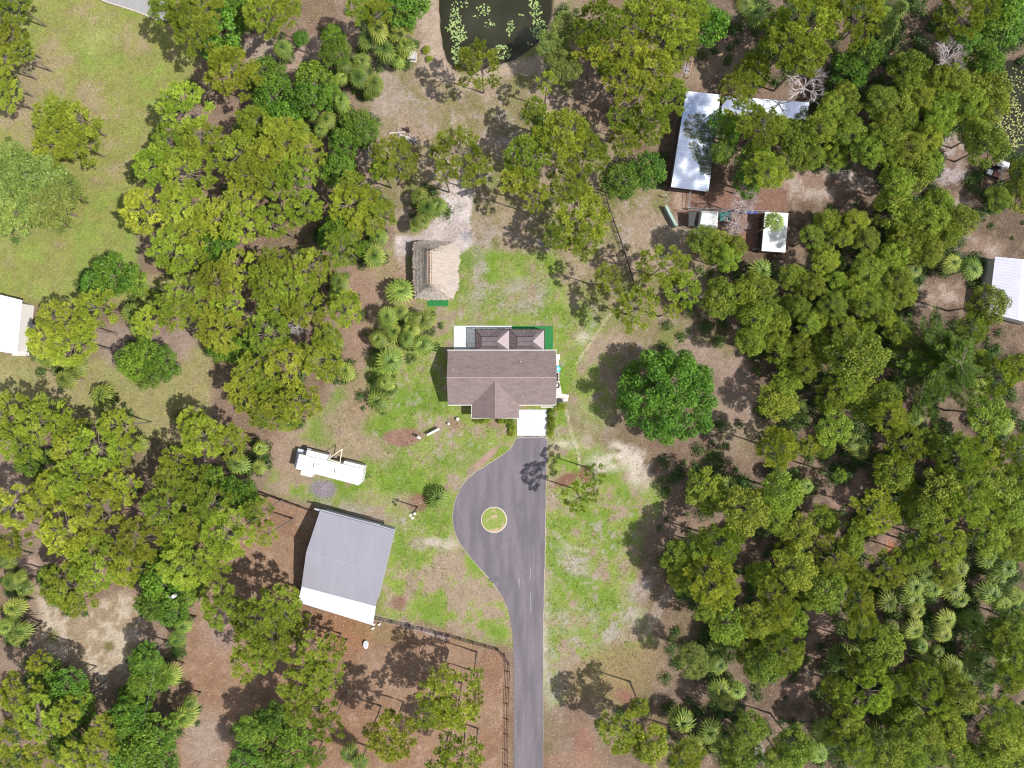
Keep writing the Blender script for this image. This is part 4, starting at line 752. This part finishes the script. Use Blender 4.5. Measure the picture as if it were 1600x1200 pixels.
LIST = {
'P': """25 5 22;18 58 18;35 80 13;8 92 14;12 148 18;5 122 12;256 14 18;284 20 20;305 45 26;320 12 20;395 18 20;362 115 30;347 145 28;380 155 26;398 190 20;290 165 30;285 192 20;268 225 26;312 215 26;240 260 24;290 270 32;325 243 24;370 240 26;392 275 26;232 280 18;415 20 28;430 45 22;447 10 22;488 20 28;518 28 28;560 14 18;590 22 18;440 218 28;418 250 28;478 238 22;465 275 26;430 285 22;515 290 22;552 292 18;615 247 27;617 278 26;595 265 14;935 38 28;927 75 22;965 18 20;990 30 24;990 60 20;1022 18 20;1050 38 32;1068 68 20;1082 15 20;985 85 22;1015 110 28;975 125 24;990 142 20;1050 95 14;950 103 14;868 132 26;870 165 26;835 172 16;1045 152 22;1015 188 28;970 185 18;978 218 18;880 210 30;910 200 26;915 240 26;932 216 18;1015 230 26;987 250 26;822 245 26;840 270 24;880 262 16;887 285 24;805 282 18;1175 115 22;1148 137 20;1165 180 22;1190 200 22;1195 268 22;1260 40 38;1230 70 26;1290 50 34;1340 30 32;1310 80 28;1262 85 24;1245 102 14;1215 40 18;1285 12 22;1365 12 16;1500 20 32;1478 32 20;1540 10 20""",
'A': """84 188 24;126 188 23;84 226 24;130 226 23;106 206 28;715 238 28;692 268 12;740 266 20;702 222 16;752 102 28;907 345 34;900 318 22;918 378 20;835 305 18;870 368 16;1037 415 28;950 436 18;1062 455 24;995 482 26;1050 485 10;855 130 12;906 778 20;928 742 14;705 1088 28;690 1060 14;715 1108 24;740 1055 12;692 1120 18;668 1118 14;742 1090 12;702 1163 14;722 1182 22;692 1192 18;742 1185 10;870 205 16;1118 153 10;1134 143 11;230 830 0;435 948 26;440 985 26;405 968 24;448 930 14;420 1000 22;410 1027 16;490 1020 22;520 1010 14;475 1042 20;515 1042 18;475 1076 26;505 1062 20;472 1105 22;497 1105 24;515 1135 18;342 932 22;345 955 20;390 978 18;390 1035 20;388 1008 18;95 100 0;405 800 18;418 835 14;672 1085 16;450 968 22;425 1010 20;380 958 16;285 462 26;278 490 22;312 480 14""",
'Q': """1340 560 34;1375 548 28;1392 572 22;1355 588 28;1390 655 22;1410 662 14;1305 670 22;1215 700 24;1225 680 18;1192 712 22;1265 697 12;1415 695 22;1400 717 20;1425 690 14;1380 705 16;1262 745 26;1290 740 24;1278 770 26;1222 770 26;1232 798 22;1312 742 8;1367 800 26;1390 795 18;1377 830 24;1342 822 14;1475 770 28;1512 780 28;1500 758 22;1450 810 24;1480 832 24;1502 812 26;1472 852 26;1440 856 20;1545 645 30;1525 633 18;1570 605 20;1500 715 26;1475 712 20;1537 710 22;1548 732 18;1587 710 22;1560 760 26;1592 750 22;1550 800 24;1582 802 22;1545 842 24;1580 845 22;1565 868 20;1240 885 28;1306 872 26;1330 855 18;1385 888 24;1320 842 14;1165 795 30;1152 822 22;1186 830 22;1122 852 24;1150 858 20;1190 860 22;1110 910 30;1147 905 28;1140 932 20;1096 925 16;1105 955 16;1137 975 26;1162 958 22;1180 970 24;1195 1040 24;1180 1020 18;1196 1075 18;1290 920 26;1312 900 22;1287 937 18;1215 930 22;1210 960 20;1222 1020 24;1205 1050 22;1215 1082 18;1215 1120 18;1237 1120 14;1243 1165 24;1225 1190 20;1205 1142 16;1392 905 22;1342 940 18;1345 968 22;1366 975 14;1382 1008 28;1397 1030 24;1365 1030 18;1590 1030 24;1357 1082 30;1366 1102 20;1402 1070 16;1342 1102 18;1445 1070 22;1500 1090 24;1525 1092 20;1470 1107 18;1482 1138 26;1507 1135 24;1452 1142 20;1422 1140 24;1522 1152 18;1557 1120 24;1577 1104 22;1592 1085 18;1542 1140 18;1340 1177 18;1382 1180 24;1397 1192 18;1427 1187 18;975 1112 22;1000 1105 12;970 1142 24;992 1132 22;985 1162 22;1016 1165 26;1008 1185 18;1170 1140 22;1190 1120 20;1072 1182 20;1545 475 24;1558 500 22;1522 510 18;1562 462 14;1560 590 22;1590 575 20;1300 880 16;1322 600 22""",
'L': """75 462 26;55 482 26;102 472 20;42 500 18;92 502 24;70 530 24;112 540 26;135 515 14;190 445 22;180 470 24;150 482 26;170 505 24;192 512 16;230 502 18;230 330 28;225 360 22;257 350 26;285 320 28;270 390 28;300 362 26;245 397 18;224 398 14;300 402 18;275 417 12;330 320 20;340 340 22;375 310 24;380 345 24;385 380 24;370 420 24;340 440 26;335 466 20;395 430 22;392 455 22;355 480 22;345 515 26;390 520 26;370 565 20;350 582 18;390 582 22;330 592 16;410 320 22;445 320 22;425 347 24;475 325 24;470 352 22;450 358 18;500 310 22;545 320 26;560 345 18;590 340 22;575 308 14;605 325 10;415 382 24;440 380 22;430 412 20;535 385 24;555 375 16;495 395 20;480 420 26;420 440 24;500 440 24;460 450 24;475 480 24;430 480 22;410 475 16;497 470 16;540 482 22;520 502 20;420 520 28;510 530 20;500 560 26;450 570 28;490 580 22;420 587 20;18 650 26;58 660 28;85 650 18;30 690 26;105 672 12;110 702 24;130 670 14;152 700 30;182 665 22;200 672 14;150 727 20;190 702 18;122 752 28;85 760 22;60 782 22;152 788 32;190 760 22;237 770 26;270 755 24;260 790 28;310 760 26;330 790 24;276 722 20;300 660 18;320 682 26;350 652 24;345 625 20;380 615 20;380 650 24;322 715 24;360 690 22;386 692 18;20 790 26;30 822 24;20 850 20;50 840 22;104 827 30;130 852 24;160 825 22;190 832 24;220 842 28;280 845 22;300 820 22;357 834 32;380 852 22;150 880 32;200 880 26;120 895 22;170 862 20;290 885 28;330 880 22;430 627 22;465 627 26;480 642 20;450 657 14;410 650 18;100 912 26;140 912 26;150 932 20;120 940 20;172 930 18;190 912 18;612 1150 28;632 1137 16;605 1167 18;580 1142 10;240 1000 22;262 980 22;40 1065 22;30 1082 24;15 1102 22;60 1120 28;100 1120 20;115 1100 14;70 1147 24;20 1152 22;60 1035 14;165 1142 20;150 1180 24;120 1180 20;20 1190 18;60 1190 18;480 1128 18""",
'D': """345 45 36;350 76 20;370 14 26;385 207 18;470 60 10;520 55 14;632 8 32;522 82 18;415 118 26;425 150 28;440 186 26;490 125 26;480 152 24;512 150 18;560 200 26;537 226 22;530 265 22;1110 42 26;845 205 14;1010 265 24;970 283 24;1130 190 17;1142 208 17;1131 236 16;1180 252 24;1168 285 18;1355 82 22;1330 108 24;1560 20 28;1570 45 24;1582 10 20;1530 82 26;1515 62 16;1550 98 18;1330 375 0;330 377 22;345 360 20;310 345 16;320 417 14;350 387 16;350 542 20;375 550 18;530 350 18;515 370 16;570 390 12;435 500 12;175 427 26;150 445 22;207 440 18;210 565 24;250 567 24;230 580 22;225 548 20;45 722 20;370 770 22;390 790 18;330 747 18;250 880 16;415 617 14;250 910 28;282 920 26;305 912 18;240 942 24;268 955 24;225 1030 20;242 1055 22;222 1068 18;213 1092 24;198 1112 20;70 1060 26;105 1072 24;120 1092 22;85 1105 18;130 1112 18;110 1150 22;200 1125 26;217 1160 32;240 1148 26;200 1182 26;248 1190 24;92 1170 18;390 1145 20;385 1190 24;430 1125 22;410 1132 20;458 1145 26;410 1180 28;448 1180 28;492 1182 14;75 900 14;508 375 10""",
'O': """1045 621 78""", 'C': """1462 572 78""",
'B': """1420 106 24;1420 136 22;1442 152 16;1465 125 20;1490 125 22;1470 160 26;1500 146 18;1540 138 32;1552 165 22;1520 160 22;1515 186 12;1320 145 16;1322 166 20;1300 165 18;1375 160 22;1410 162 24;1410 190 22;1385 190 18;1215 200 20;1250 215 26;1280 200 22;1303 210 20;1330 212 22;1355 235 22;1380 215 22;1390 242 18;1420 230 24;1450 215 20;1465 192 20;1482 186 16;1240 245 24;1270 245 18;1305 245 18;1430 262 28;1400 285 20;1450 256 20;1210 270 18;1526 210 22;1545 226 26;1598 270 18;1120 385 26;1100 375 20;1150 386 16;1136 402 18;1125 465 24;1160 460 22;1185 450 22;1180 500 24;1172 535 18;1196 520 20;1198 482 20;1317 372 14;1290 350 18;1335 350 18;1355 375 18;1270 370 16;1400 330 28;1425 345 26;1460 345 24;1500 345 24;1420 375 26;1450 380 24;1480 360 22;1465 320 22;1445 397 18;1290 405 20;1242 435 18;1272 447 16;1310 440 16;1360 420 22;1395 400 22;1375 442 20;1405 436 18;1410 458 20;1340 460 22;1355 472 18;1303 475 18;1245 480 16;1280 497 14;1210 510 22;1225 480 18;1265 507 16;1275 522 16;1282 545 20;1320 510 18;1345 520 22;1220 550 20;1260 575 20;1310 540 16;1385 495 12;1592 305 22;1560 312 18;1530 562 16;1300 620 24;1335 612 24;1385 617 22;1350 640 18;1215 628 24;1290 700 12;1247 830 22;1215 812 18;1288 812 22;1397 740 28;1380 728 14;1415 757 14;1100 760 26;1110 782 20;1060 872 20;1090 860 20;1077 885 18;1590 862 16;1080 912 20;1062 905 14;1170 1010 22;1237 970 22;1240 1030 14;1575 1000 24;1555 990 20;1590 975 18;1580 1062 18;1340 1040 18;1310 1080 20;1430 1060 20;1480 1060 20;1400 1120 20;1325 1130 22;1345 1150 16;1450 1172 20;1500 1185 24;1540 1182 24;1570 1160 26;1590 1190 24;1160 1180 24;1152 1194 18;1300 1150 14;1590 1130 20;1450 690 18;1430 872 18;1340 902 18;1420 792 16;1190 902 20;1230 860 18;1262 932 16;1200 988 18;1540 772 18;1590 830 18;1480 902 16;1412 1105 16;1232 592 18;1250 542 18;1402 520 18;1372 470 18;1332 442 16""",
'G': """45 285 46;15 330 38;75 320 36;100 300 28;15 250 26;885 40 24;865 70 26;882 100 28;1082 1035 28;630 35 18""",
'F': """80 343 18;440 75 18;592 45 20;618 48 18;600 75 22;575 60 18;632 70 20;620 92 16;535 100 18;565 95 18;560 120 20;585 130 22;535 120 14;577 142 14;533 158 20;485 175 16;510 187 18;540 187 14;468 203 20;500 202 14;1180 20 20;1195 75 18;1165 6 16;1385 20 18;1395 42 18;1385 65 14;1410 10 16;1435 95 20;205 490 20;230 467 18;215 515 16;70 560 20;115 575 22;100 592 18;655 305 18;668 325 22;684 322 18;660 345 16;648 352 14;590 370 18;585 400 22;530 440 18;525 460 16;515 520 14;525 535 14;540 580 18;625 455 25;605 495 22;625 487 16;640 500 16;615 520 20;590 530 20;635 530 18;661 500 24;660 540 22;610 565 24;642 515 16;600 597 16;1212 345 20;1190 425 22;1430 420 18;1490 410 18;1520 420 22;1315 412 14;1370 497 16;1375 480 12;157 618 22;215 695 16;75 715 16;62 745 14;370 725 20;10 880 16;30 902 14;590 627 24;405 700 14;404 730 14;608 602 11;682 778 22;1140 760 22;1155 777 16;1240 655 14;1335 690 20;1345 705 18;1220 745 18;1440 775 16;1530 600 18;1520 740 18;1570 665 18;1505 845 16;1500 890 18;15 910 20;35 922 16;20 950 20;10 980 20;30 987 18;22 1000 14;95 935 18;275 1000 18;285 980 16;240 1050 22;265 1055 20;288 1120 22;263 1135 18;296 1100 14;545 1180 18;562 1195 18;1120 1020 22;1130 1000 18;1125 1040 18;1125 1080 22;1150 1080 18;1065 1130 26;1110 1145 22;1085 1165 20;1127 1170 18;1390 940 22;1430 940 20;1435 955 18;1460 920 20;1490 920 22;1502 937 20;1450 902 20;1430 917 18;1480 970 20;1520 972 22;1550 930 22;1570 945 16;1430 985 20;1440 1010 16;1477 992 16;1315 1030 24;1335 1020 16;1465 1020 14;1525 1030 20;1510 1050 16;1385 1100 14;1290 1140 20;1280 1180 18;1370 1150 18;1545 872 20;1575 887 20;1560 905 18;1590 932 18;1540 1002 18;1570 1022 18;1350 1162 16;1262 760 14;1252 640 16;1200 782 16;1137 1100 16;1240 862 14;1455 1037 18;1490 1042 18;1550 1062 16;1430 655 16;1480 690 16""",
'X': """1480 92 30;1257 135 30;1188 182 18;1163 316 22;1150 350 20;465 510 15""",
'S': """667 78 5.5;670.5 92 5;745 656 5;752 656 5;760 656 5;782 656 5;790 656 5;797 658 6;800 668 6;799 677 5;861 645 6;861 656 6;861 667 6;860 677 5;874 636 5;880 636 4"""}
SPEC = {'P': (PINES2,'bark',(8.5,12.5),.14,'pine_tree','dense olive-green pine'), 'L': (PINES,'bark',(7.5,13),.14,'pine_tree','sunlit yellow-olive pine'), 'A': (SPARSE,'bark',(9,12),.14,'pine_tree','airy sparse pine'),
 'Q': (MIDS,'bark',(8,11),.15,'pine_tree','rounded mid-green pine'), 'D': (BROAD,'bark',(4.5,8),.13,'broadleaf_tree','dark green leafy tree'), 'B': (MIDS,'bark',(5,8),.13,'broadleaf_tree','bushy bright green tree'),
 'G': (SOFT,'bark',(6,8),.16,'broadleaf_tree','soft fuzzy pale green tree'), 'O': ([OAK],'bark',(6.3,6.3),.4,'oak_tree','huge round dark green oak'), 'C': (None,'bark',(8,8),.3,'cedar_tree','huge feathery dark green cedar'),
 'F': (PALMS,'palmbark',(3.2,6),.17,'fan_palm','spiky fan palm'), 'X': (DEAD,'deadwood',(8,9),.13,'dead_tree','bare gray dead tree'), 'S': (SHRUB,None,(.35,.45),.1,'shrub','small clipped green shrub')}
GROUPS = {'P':'dense pines in the upper woods','L':'pines of the left-hand woods','A':'sparse airy pines','Q':'rounded pines of the right-hand woods','D':'dark leafy trees','B':'bushy bright green trees','G':'soft pale green trees','F':'fan palms','X':'bare dead trees','S':'small green shrubs','O':None,'C':None}
LM = [('the thatched hut',682,423),('the brown house',785,590),('the white travel trailer',516,733),('the big gray-roofed barn',545,887),('the huge round oak',1045,621),('the open left meadow',180,150),('the top lily pond',775,40),('the right-edge lily pond',1590,170),('the long metal shed',1085,225),('the half-hidden metal shed',1232,172),('the white canopy tent',1106,343),('the small white-roofed shed',1211,362),('the right-edge metal building',1580,450),('the left-edge white building',12,508),('the driveway island',772,812),('the utility cart',1552,266),('the utility pole',266,932),('the white water trough',572,1006),('the fallen log pile',640,212),('the huge feathery cedar',1462,572),('the bottom-left clearing',140,1010),('the lower driveway end',826,1180),('the square utility box',643,90),('the bottom-right photo corner',1595,1195),('the bottom-left photo corner',5,1195),('the top-right photo corner',1595,5),('the lower dirt path',320,1100),('the left edge middle',5,760),('the lower-right woods middle',1270,975),('the right woods middle',1370,770)]
DIRS = ['right of','lower right of','below','lower left of','left of','upper left of','above','upper right of']
ORD = ['nearest','2nd nearest','3rd nearest','4th nearest','5th nearest','6th nearest','7th nearest','8th nearest','9th nearest','10th nearest']+['%dth nearest' % k for k in range(11, 40)]
items = []
for k, s in LIST.items():
    for e in s.split(';'):
        a = [float(v) for v in e.split()]
        if a[2] > 1: items.append((k, *a))
npine = [i for i in items if i[0] in 'PLAQ']; print('COUNTS', {k: sum(1 for i in items if i[0] == k) for k in LIST}, len(npine), len(items))
if len(npine) > 298:
    def red(i): return min((math.hypot(i[1]-j[1], i[2]-j[2])+.001*abs(i[3]-j[3]) for j in npine if j is not i and j[3] >= i[3]), default=99)/(i[3]+8)
    small = sorted([i for i in npine if i[0] != 'A'], key=red)[:len(npine)-298]; sset = set(small); items = [i for i in items if i not in sset]
keyd = {}
for it in items:
    k, x, y, r = it; n, lx, ly = min(LM, key=lambda l: (l[1]-x)**2+(l[2]-y)**2); d = int(round(math.degrees(math.atan2(y-ly, x-lx))/45)) % 8
    size = ''
    if k in 'PLQDBAF': size = 'large ' if r >= 26 else ('small ' if r <= 16 else '')
    keyd.setdefault((k, size, n, d), []).append((math.hypot(x-lx, y-ly), it))
labels = {}
for (k, size, n, d), l in keyd.items():
    for j, (_, it) in enumerate(sorted(l)):
        labels[it] = '%s%s %s %s%s' % (size, SPEC[k][5], DIRS[d], n, '' if len(l) == 1 else ', %s' % ORD[j])
CED = cedar_variant(); rg = random.Random(11)
for it in items:
    k, x, y, r = it; var, tb, (h0, h1), tr_, name, _ = SPEC[k]
    hc = rg.uniform(h0, h1)
    if k in 'PLQ': hc = h0+(h1-h0)*min(1, max(0, (r-12)/24))*.6+rg.uniform(0, .4)*(h1-h0)
    if k == 'F' and (x, y) in ((590,627),(682,778),(608,602)): hc = 1.6
    if k == 'F' and x == 157: hc = 3
    if k == 'A' and 690 < x < 760 and y > 1000 or k == 'A' and x > 850: hc = 9
    if k == 'X': hc = {1480:8,1257:8.5,1188:8,1163:6,1150:5,465:6}[int(x)]
    if k in 'PLA' and x < 165 and y < 270: hc = 5.5+rg.uniform(0, 1.5)
    if k == 'F' and x == 1212: hc = 8.6
    BLD = [(468,792,606,980),(702,510,868,655),(643,375,718,470),(462,705,570,755),(1050,142,1112,298),(1114,150,1258,186),(1184,332,1226,392)]
    f_ = (H-hc)/H; bx_, by_ = 800+(x-800)*f_, 600+(y-600)*f_
    if k not in 'SXO' and x != 1212 and any(q[0]+4 < bx_ < q[2]-4 and q[1]+4 < by_ < q[3]-4 for q in BLD):
        hc *= .45; f_ = (H-hc)/H; bx_, by_ = 800+(x-800)*f_, 600+(y-600)*f_
        if any(q[0]+2 < bx_ < q[2]-2 and q[1]+2 < by_ < q[3]-2 for q in BLD): print('INSIDE', it); continue
    p = W(x, y, hc); s = r*.1*(H-hc)/H/(2.5 if k not in 'FOCXS' else {'F':2.05,'O':7.6,'C':5.9,'X':2.4,'S':1.0}[k])*1.06
    s *= {'P':1.16,'L':1.17,'A':1.26,'Q':1.2,'D':1.15,'B':1.16,'F':1.15}.get(k, 1)
    root = empty(name, (p.x, p.y, 0)); tag(root, labels[it], {'P':'pine tree','L':'pine tree','A':'pine tree','Q':'pine tree','D':'tree','B':'tree','G':'tree','O':'oak tree','C':'cedar tree','F':'palm tree','X':'dead tree','S':'shrub'}[k], GROUPS[k])
    rz = rg.uniform(0, 6.283); sy_ = rg.uniform(.82,1.12) if k != 'O' else .93; sz_ = rg.uniform(.85,1.2)
    if k == 'C': cm = CED
    elif k == 'X': cm = (None, rg.choice(DEAD))
    elif k == 'Q' and rg.random() < .45: cm = rg.choice(PINES2)
    else: cm = rg.choice(var)
    for me, nm in zip(cm, ('fronds','petioles') if k == 'F' else ('crown','branches')):
        if me is None: continue
        o = bpy.data.objects.new(nm, me); col.objects.link(o); o.parent = root; o.location = (0, 0, hc-(.35*s if k not in 'FXS' else 0)); o.rotation_euler = (rg.uniform(-.12,.12), rg.uniform(-.12,.12), rz); o.scale = (s, s*sy_, s*sz_)
    if tb:
        o = bpy.data.objects.new('trunk', rg.choice(TR[tb])); col.objects.link(o); o.parent = root; o.rotation_euler = (0,0,rz); o.scale = (tr_, tr_, hc+(.3 if k != 'F' else 0)); 
    if k == 'X': root.children[-1].scale = (tr_, tr_, hc-.3)
# undergrowth between the trees: one uncountable mass of low leafy scrub
rng = np.random.default_rng(77); cent = []; tv = [i for i in items if i[0] not in 'OSXA']
blk = [(690,500,890,700),(600,340,750,490),(450,690,620,990),(1040,130,1265,400),(700,680,860,1210),(1540,395,1600,510),(0,450,50,560),(690,0,870,105),(1560,100,1600,245),(400,760,800,1200),(635,80,655,100),(1535,250,1572,285),(600,200,660,230)]
for (k, x, y, r) in tv:
    for _ in range(11 if k in 'BDQ' else 7):
        a = rng.uniform(0, 6.28); q = r*rng.uniform(.1, 1.25); X, Y = x+q*math.cos(a), y+q*math.sin(a)
        if any(b_[0] < X < b_[2] and b_[1] < Y < b_[3] for b_ in blk): continue
        cent.append((X, Y, rng.uniform(.4, 1.0+(1.0 if x > 1050 else .3))))
CLR = [(1300,285,100,34),(1480,235,34,40),(1530,385,44,34),(1500,330,34,28),(1465,458,55,26),(1480,275,34,20),(1065,245,24,70),(1085,115,34,24),(1170,365,24,30),(1150,600,30,60),(1110,565,56,26),(1270,972,26,26),(1330,770,24,20),(1390,850,18,18),(1540,1060,30,14),(1150,330,130,90),(1045,620,70,70)]
for _ in range(1500):
    X, Y = (rng.uniform(1030, 1600), rng.uniform(0, 1200)) if rng.random() < .8 else (rng.uniform(200, 560), rng.uniform(100, 900))
    if any(b_[0] < X < b_[2] and b_[1] < Y < b_[3] for b_ in blk) or any(((X-c[0])/c[2])**2+((Y-c[1])/c[3])**2 < 1 for c in CLR) or (X < 1000 and min(math.hypot(X-i[1], Y-i[2])-i[3] for i in tv) > 4): continue
    cent.append((X, Y, rng.uniform(.5, 1.5)))
Ps, Ns, T = [], [], []
for X, Y, rr in cent:
    p = W(X, Y, 0); n = int(120*rr*rr)+12; u = unit(rng, n); u[:,2] = np.abs(u[:,2]); Ps.append(np.array([p.x,p.y,.05])+u*rng.uniform(.3,1,(n,1))*np.array([rr,rr,rr*.9])); nn = u+unit(rng,n)*.8; nn[:,2] = np.abs(nn[:,2])+.1; Ns.append(nn/np.linalg.norm(nn,axis=1,keepdims=True)); T.append(np.clip(rng.uniform(0,.8)+rng.normal(0,.2,n),0,1))
V, F = leaves(rng, np.concatenate(Ps), np.concatenate(Ns), .15)
o = bpy.data.objects.new('undergrowth', npmesh('undergrowth', V, F, M['under'], np.repeat(np.concatenate(T), 4))); col.objects.link(o); tag(o, 'low leafy scrub covering the forest floor between the trees', 'undergrowth', kind='stuff')
# grass tufts and weeds on the lawns
n = 60000; X = rng.uniform(-78, 78, n); Y = rng.uniform(-60, 60, n); px = 800+X*10; py = 600-Y*10
ok = np.zeros(n, bool)
for poly in ([(545,590),(600,380),(860,395),(960,470),(905,570),(880,680),(1010,800),(990,950),(1000,1040),(855,1100),(855,690),(740,740),(705,850),(797,1000),(590,960),(575,720),(470,690)], [(0,0),(290,0),(310,100),(215,250),(200,330),(225,420),(0,450)], [(0,560),(330,560),(300,680),(0,630)], [(600,110),(740,120),(880,290),(1060,300),(1060,420),(960,480),(720,380),(620,300)]):
    ok |= sdpoly(px, py, poly) < 0
for b_ in ((700,505,884,656),(640,370,722,480),(460,698,575,760),(700,680,858,1210),(460,790,620,985),(690,0,870,112)): ok &= ~((px > b_[0]) & (px < b_[2]) & (py > b_[1]) & (py < b_[3]))
ok &= fbm(px, py, 1/20, 777) > .45; X, Y = X[ok], Y[ok]; m_ = len(X); kk = 9
P = np.repeat(np.stack([X, Y, np.full(m_, .03)], 1), kk, 0)+rng.normal(0, .07, (m_*kk, 3))*np.array([1,1,0]); d = unit(rng, m_*kk); d[:,2] = np.abs(d[:,2])+.5; d /= np.linalg.norm(d, axis=1, keepdims=True)
V, F = blades(rng, P, d, .17, .05)
o = bpy.data.objects.new('grass_tufts', npmesh('grass_tufts', V, F, leafmat('grass_blade', (.11,.17,.02), (.24,.24,.07), .2), np.repeat(np.repeat(rng.uniform(0,1,m_), kk), 3))); col.objects.link(o); tag(o, 'short grass tufts scattered over the lawns and clearings', 'grass', kind='stuff')

# fallen leaves, pine straw and twigs on the open ground
n = 90000; X = rng.uniform(-80, 80, n); Y = rng.uniform(-60, 60, n); px = 800+X*10; py = 600-Y*10; ok = fbm(px, py, 1/26, 555) > .44
for b_ in ((704,508,884,656),(640,370,722,480),(460,698,575,760),(804,640,856,1210),(685,0,870,112),(1545,95,1600,250)): ok &= ~((px > b_[0]) & (px < b_[2]) & (py > b_[1]) & (py < b_[3]))
ok &= sdpoly(px, py, DRIVE) > 1; ok &= sdpoly(px, py, [(0,0),(290,0),(310,100),(215,250),(200,330),(225,420),(0,450)]) > 0; X, Y = X[ok], Y[ok]; m_ = len(X)
zz = .03+.1*(1-np.clip(sdpoly(px[ok], py[ok], [(400,650),(620,350),(1000,350),(1000,1200),(260,1200)])*-.1, 0, 1))
nn = unit(rng, m_)*.5; nn[:,2] = 1; nn /= np.linalg.norm(nn, axis=1, keepdims=True)
V, F = leaves(rng, np.stack([X, Y, zz], 1), nn, .075)
o = bpy.data.objects.new('leaf_litter', npmesh('leaf_litter', V, F, leafmat('litter', (.10,.06,.04), (.38,.31,.24), 0), np.repeat(rng.uniform(0,1,m_)**1.3, 4))); col.objects.link(o); tag(o, 'fallen leaves and pine straw strewn over the bare ground', 'leaf litter', kind='stuff')
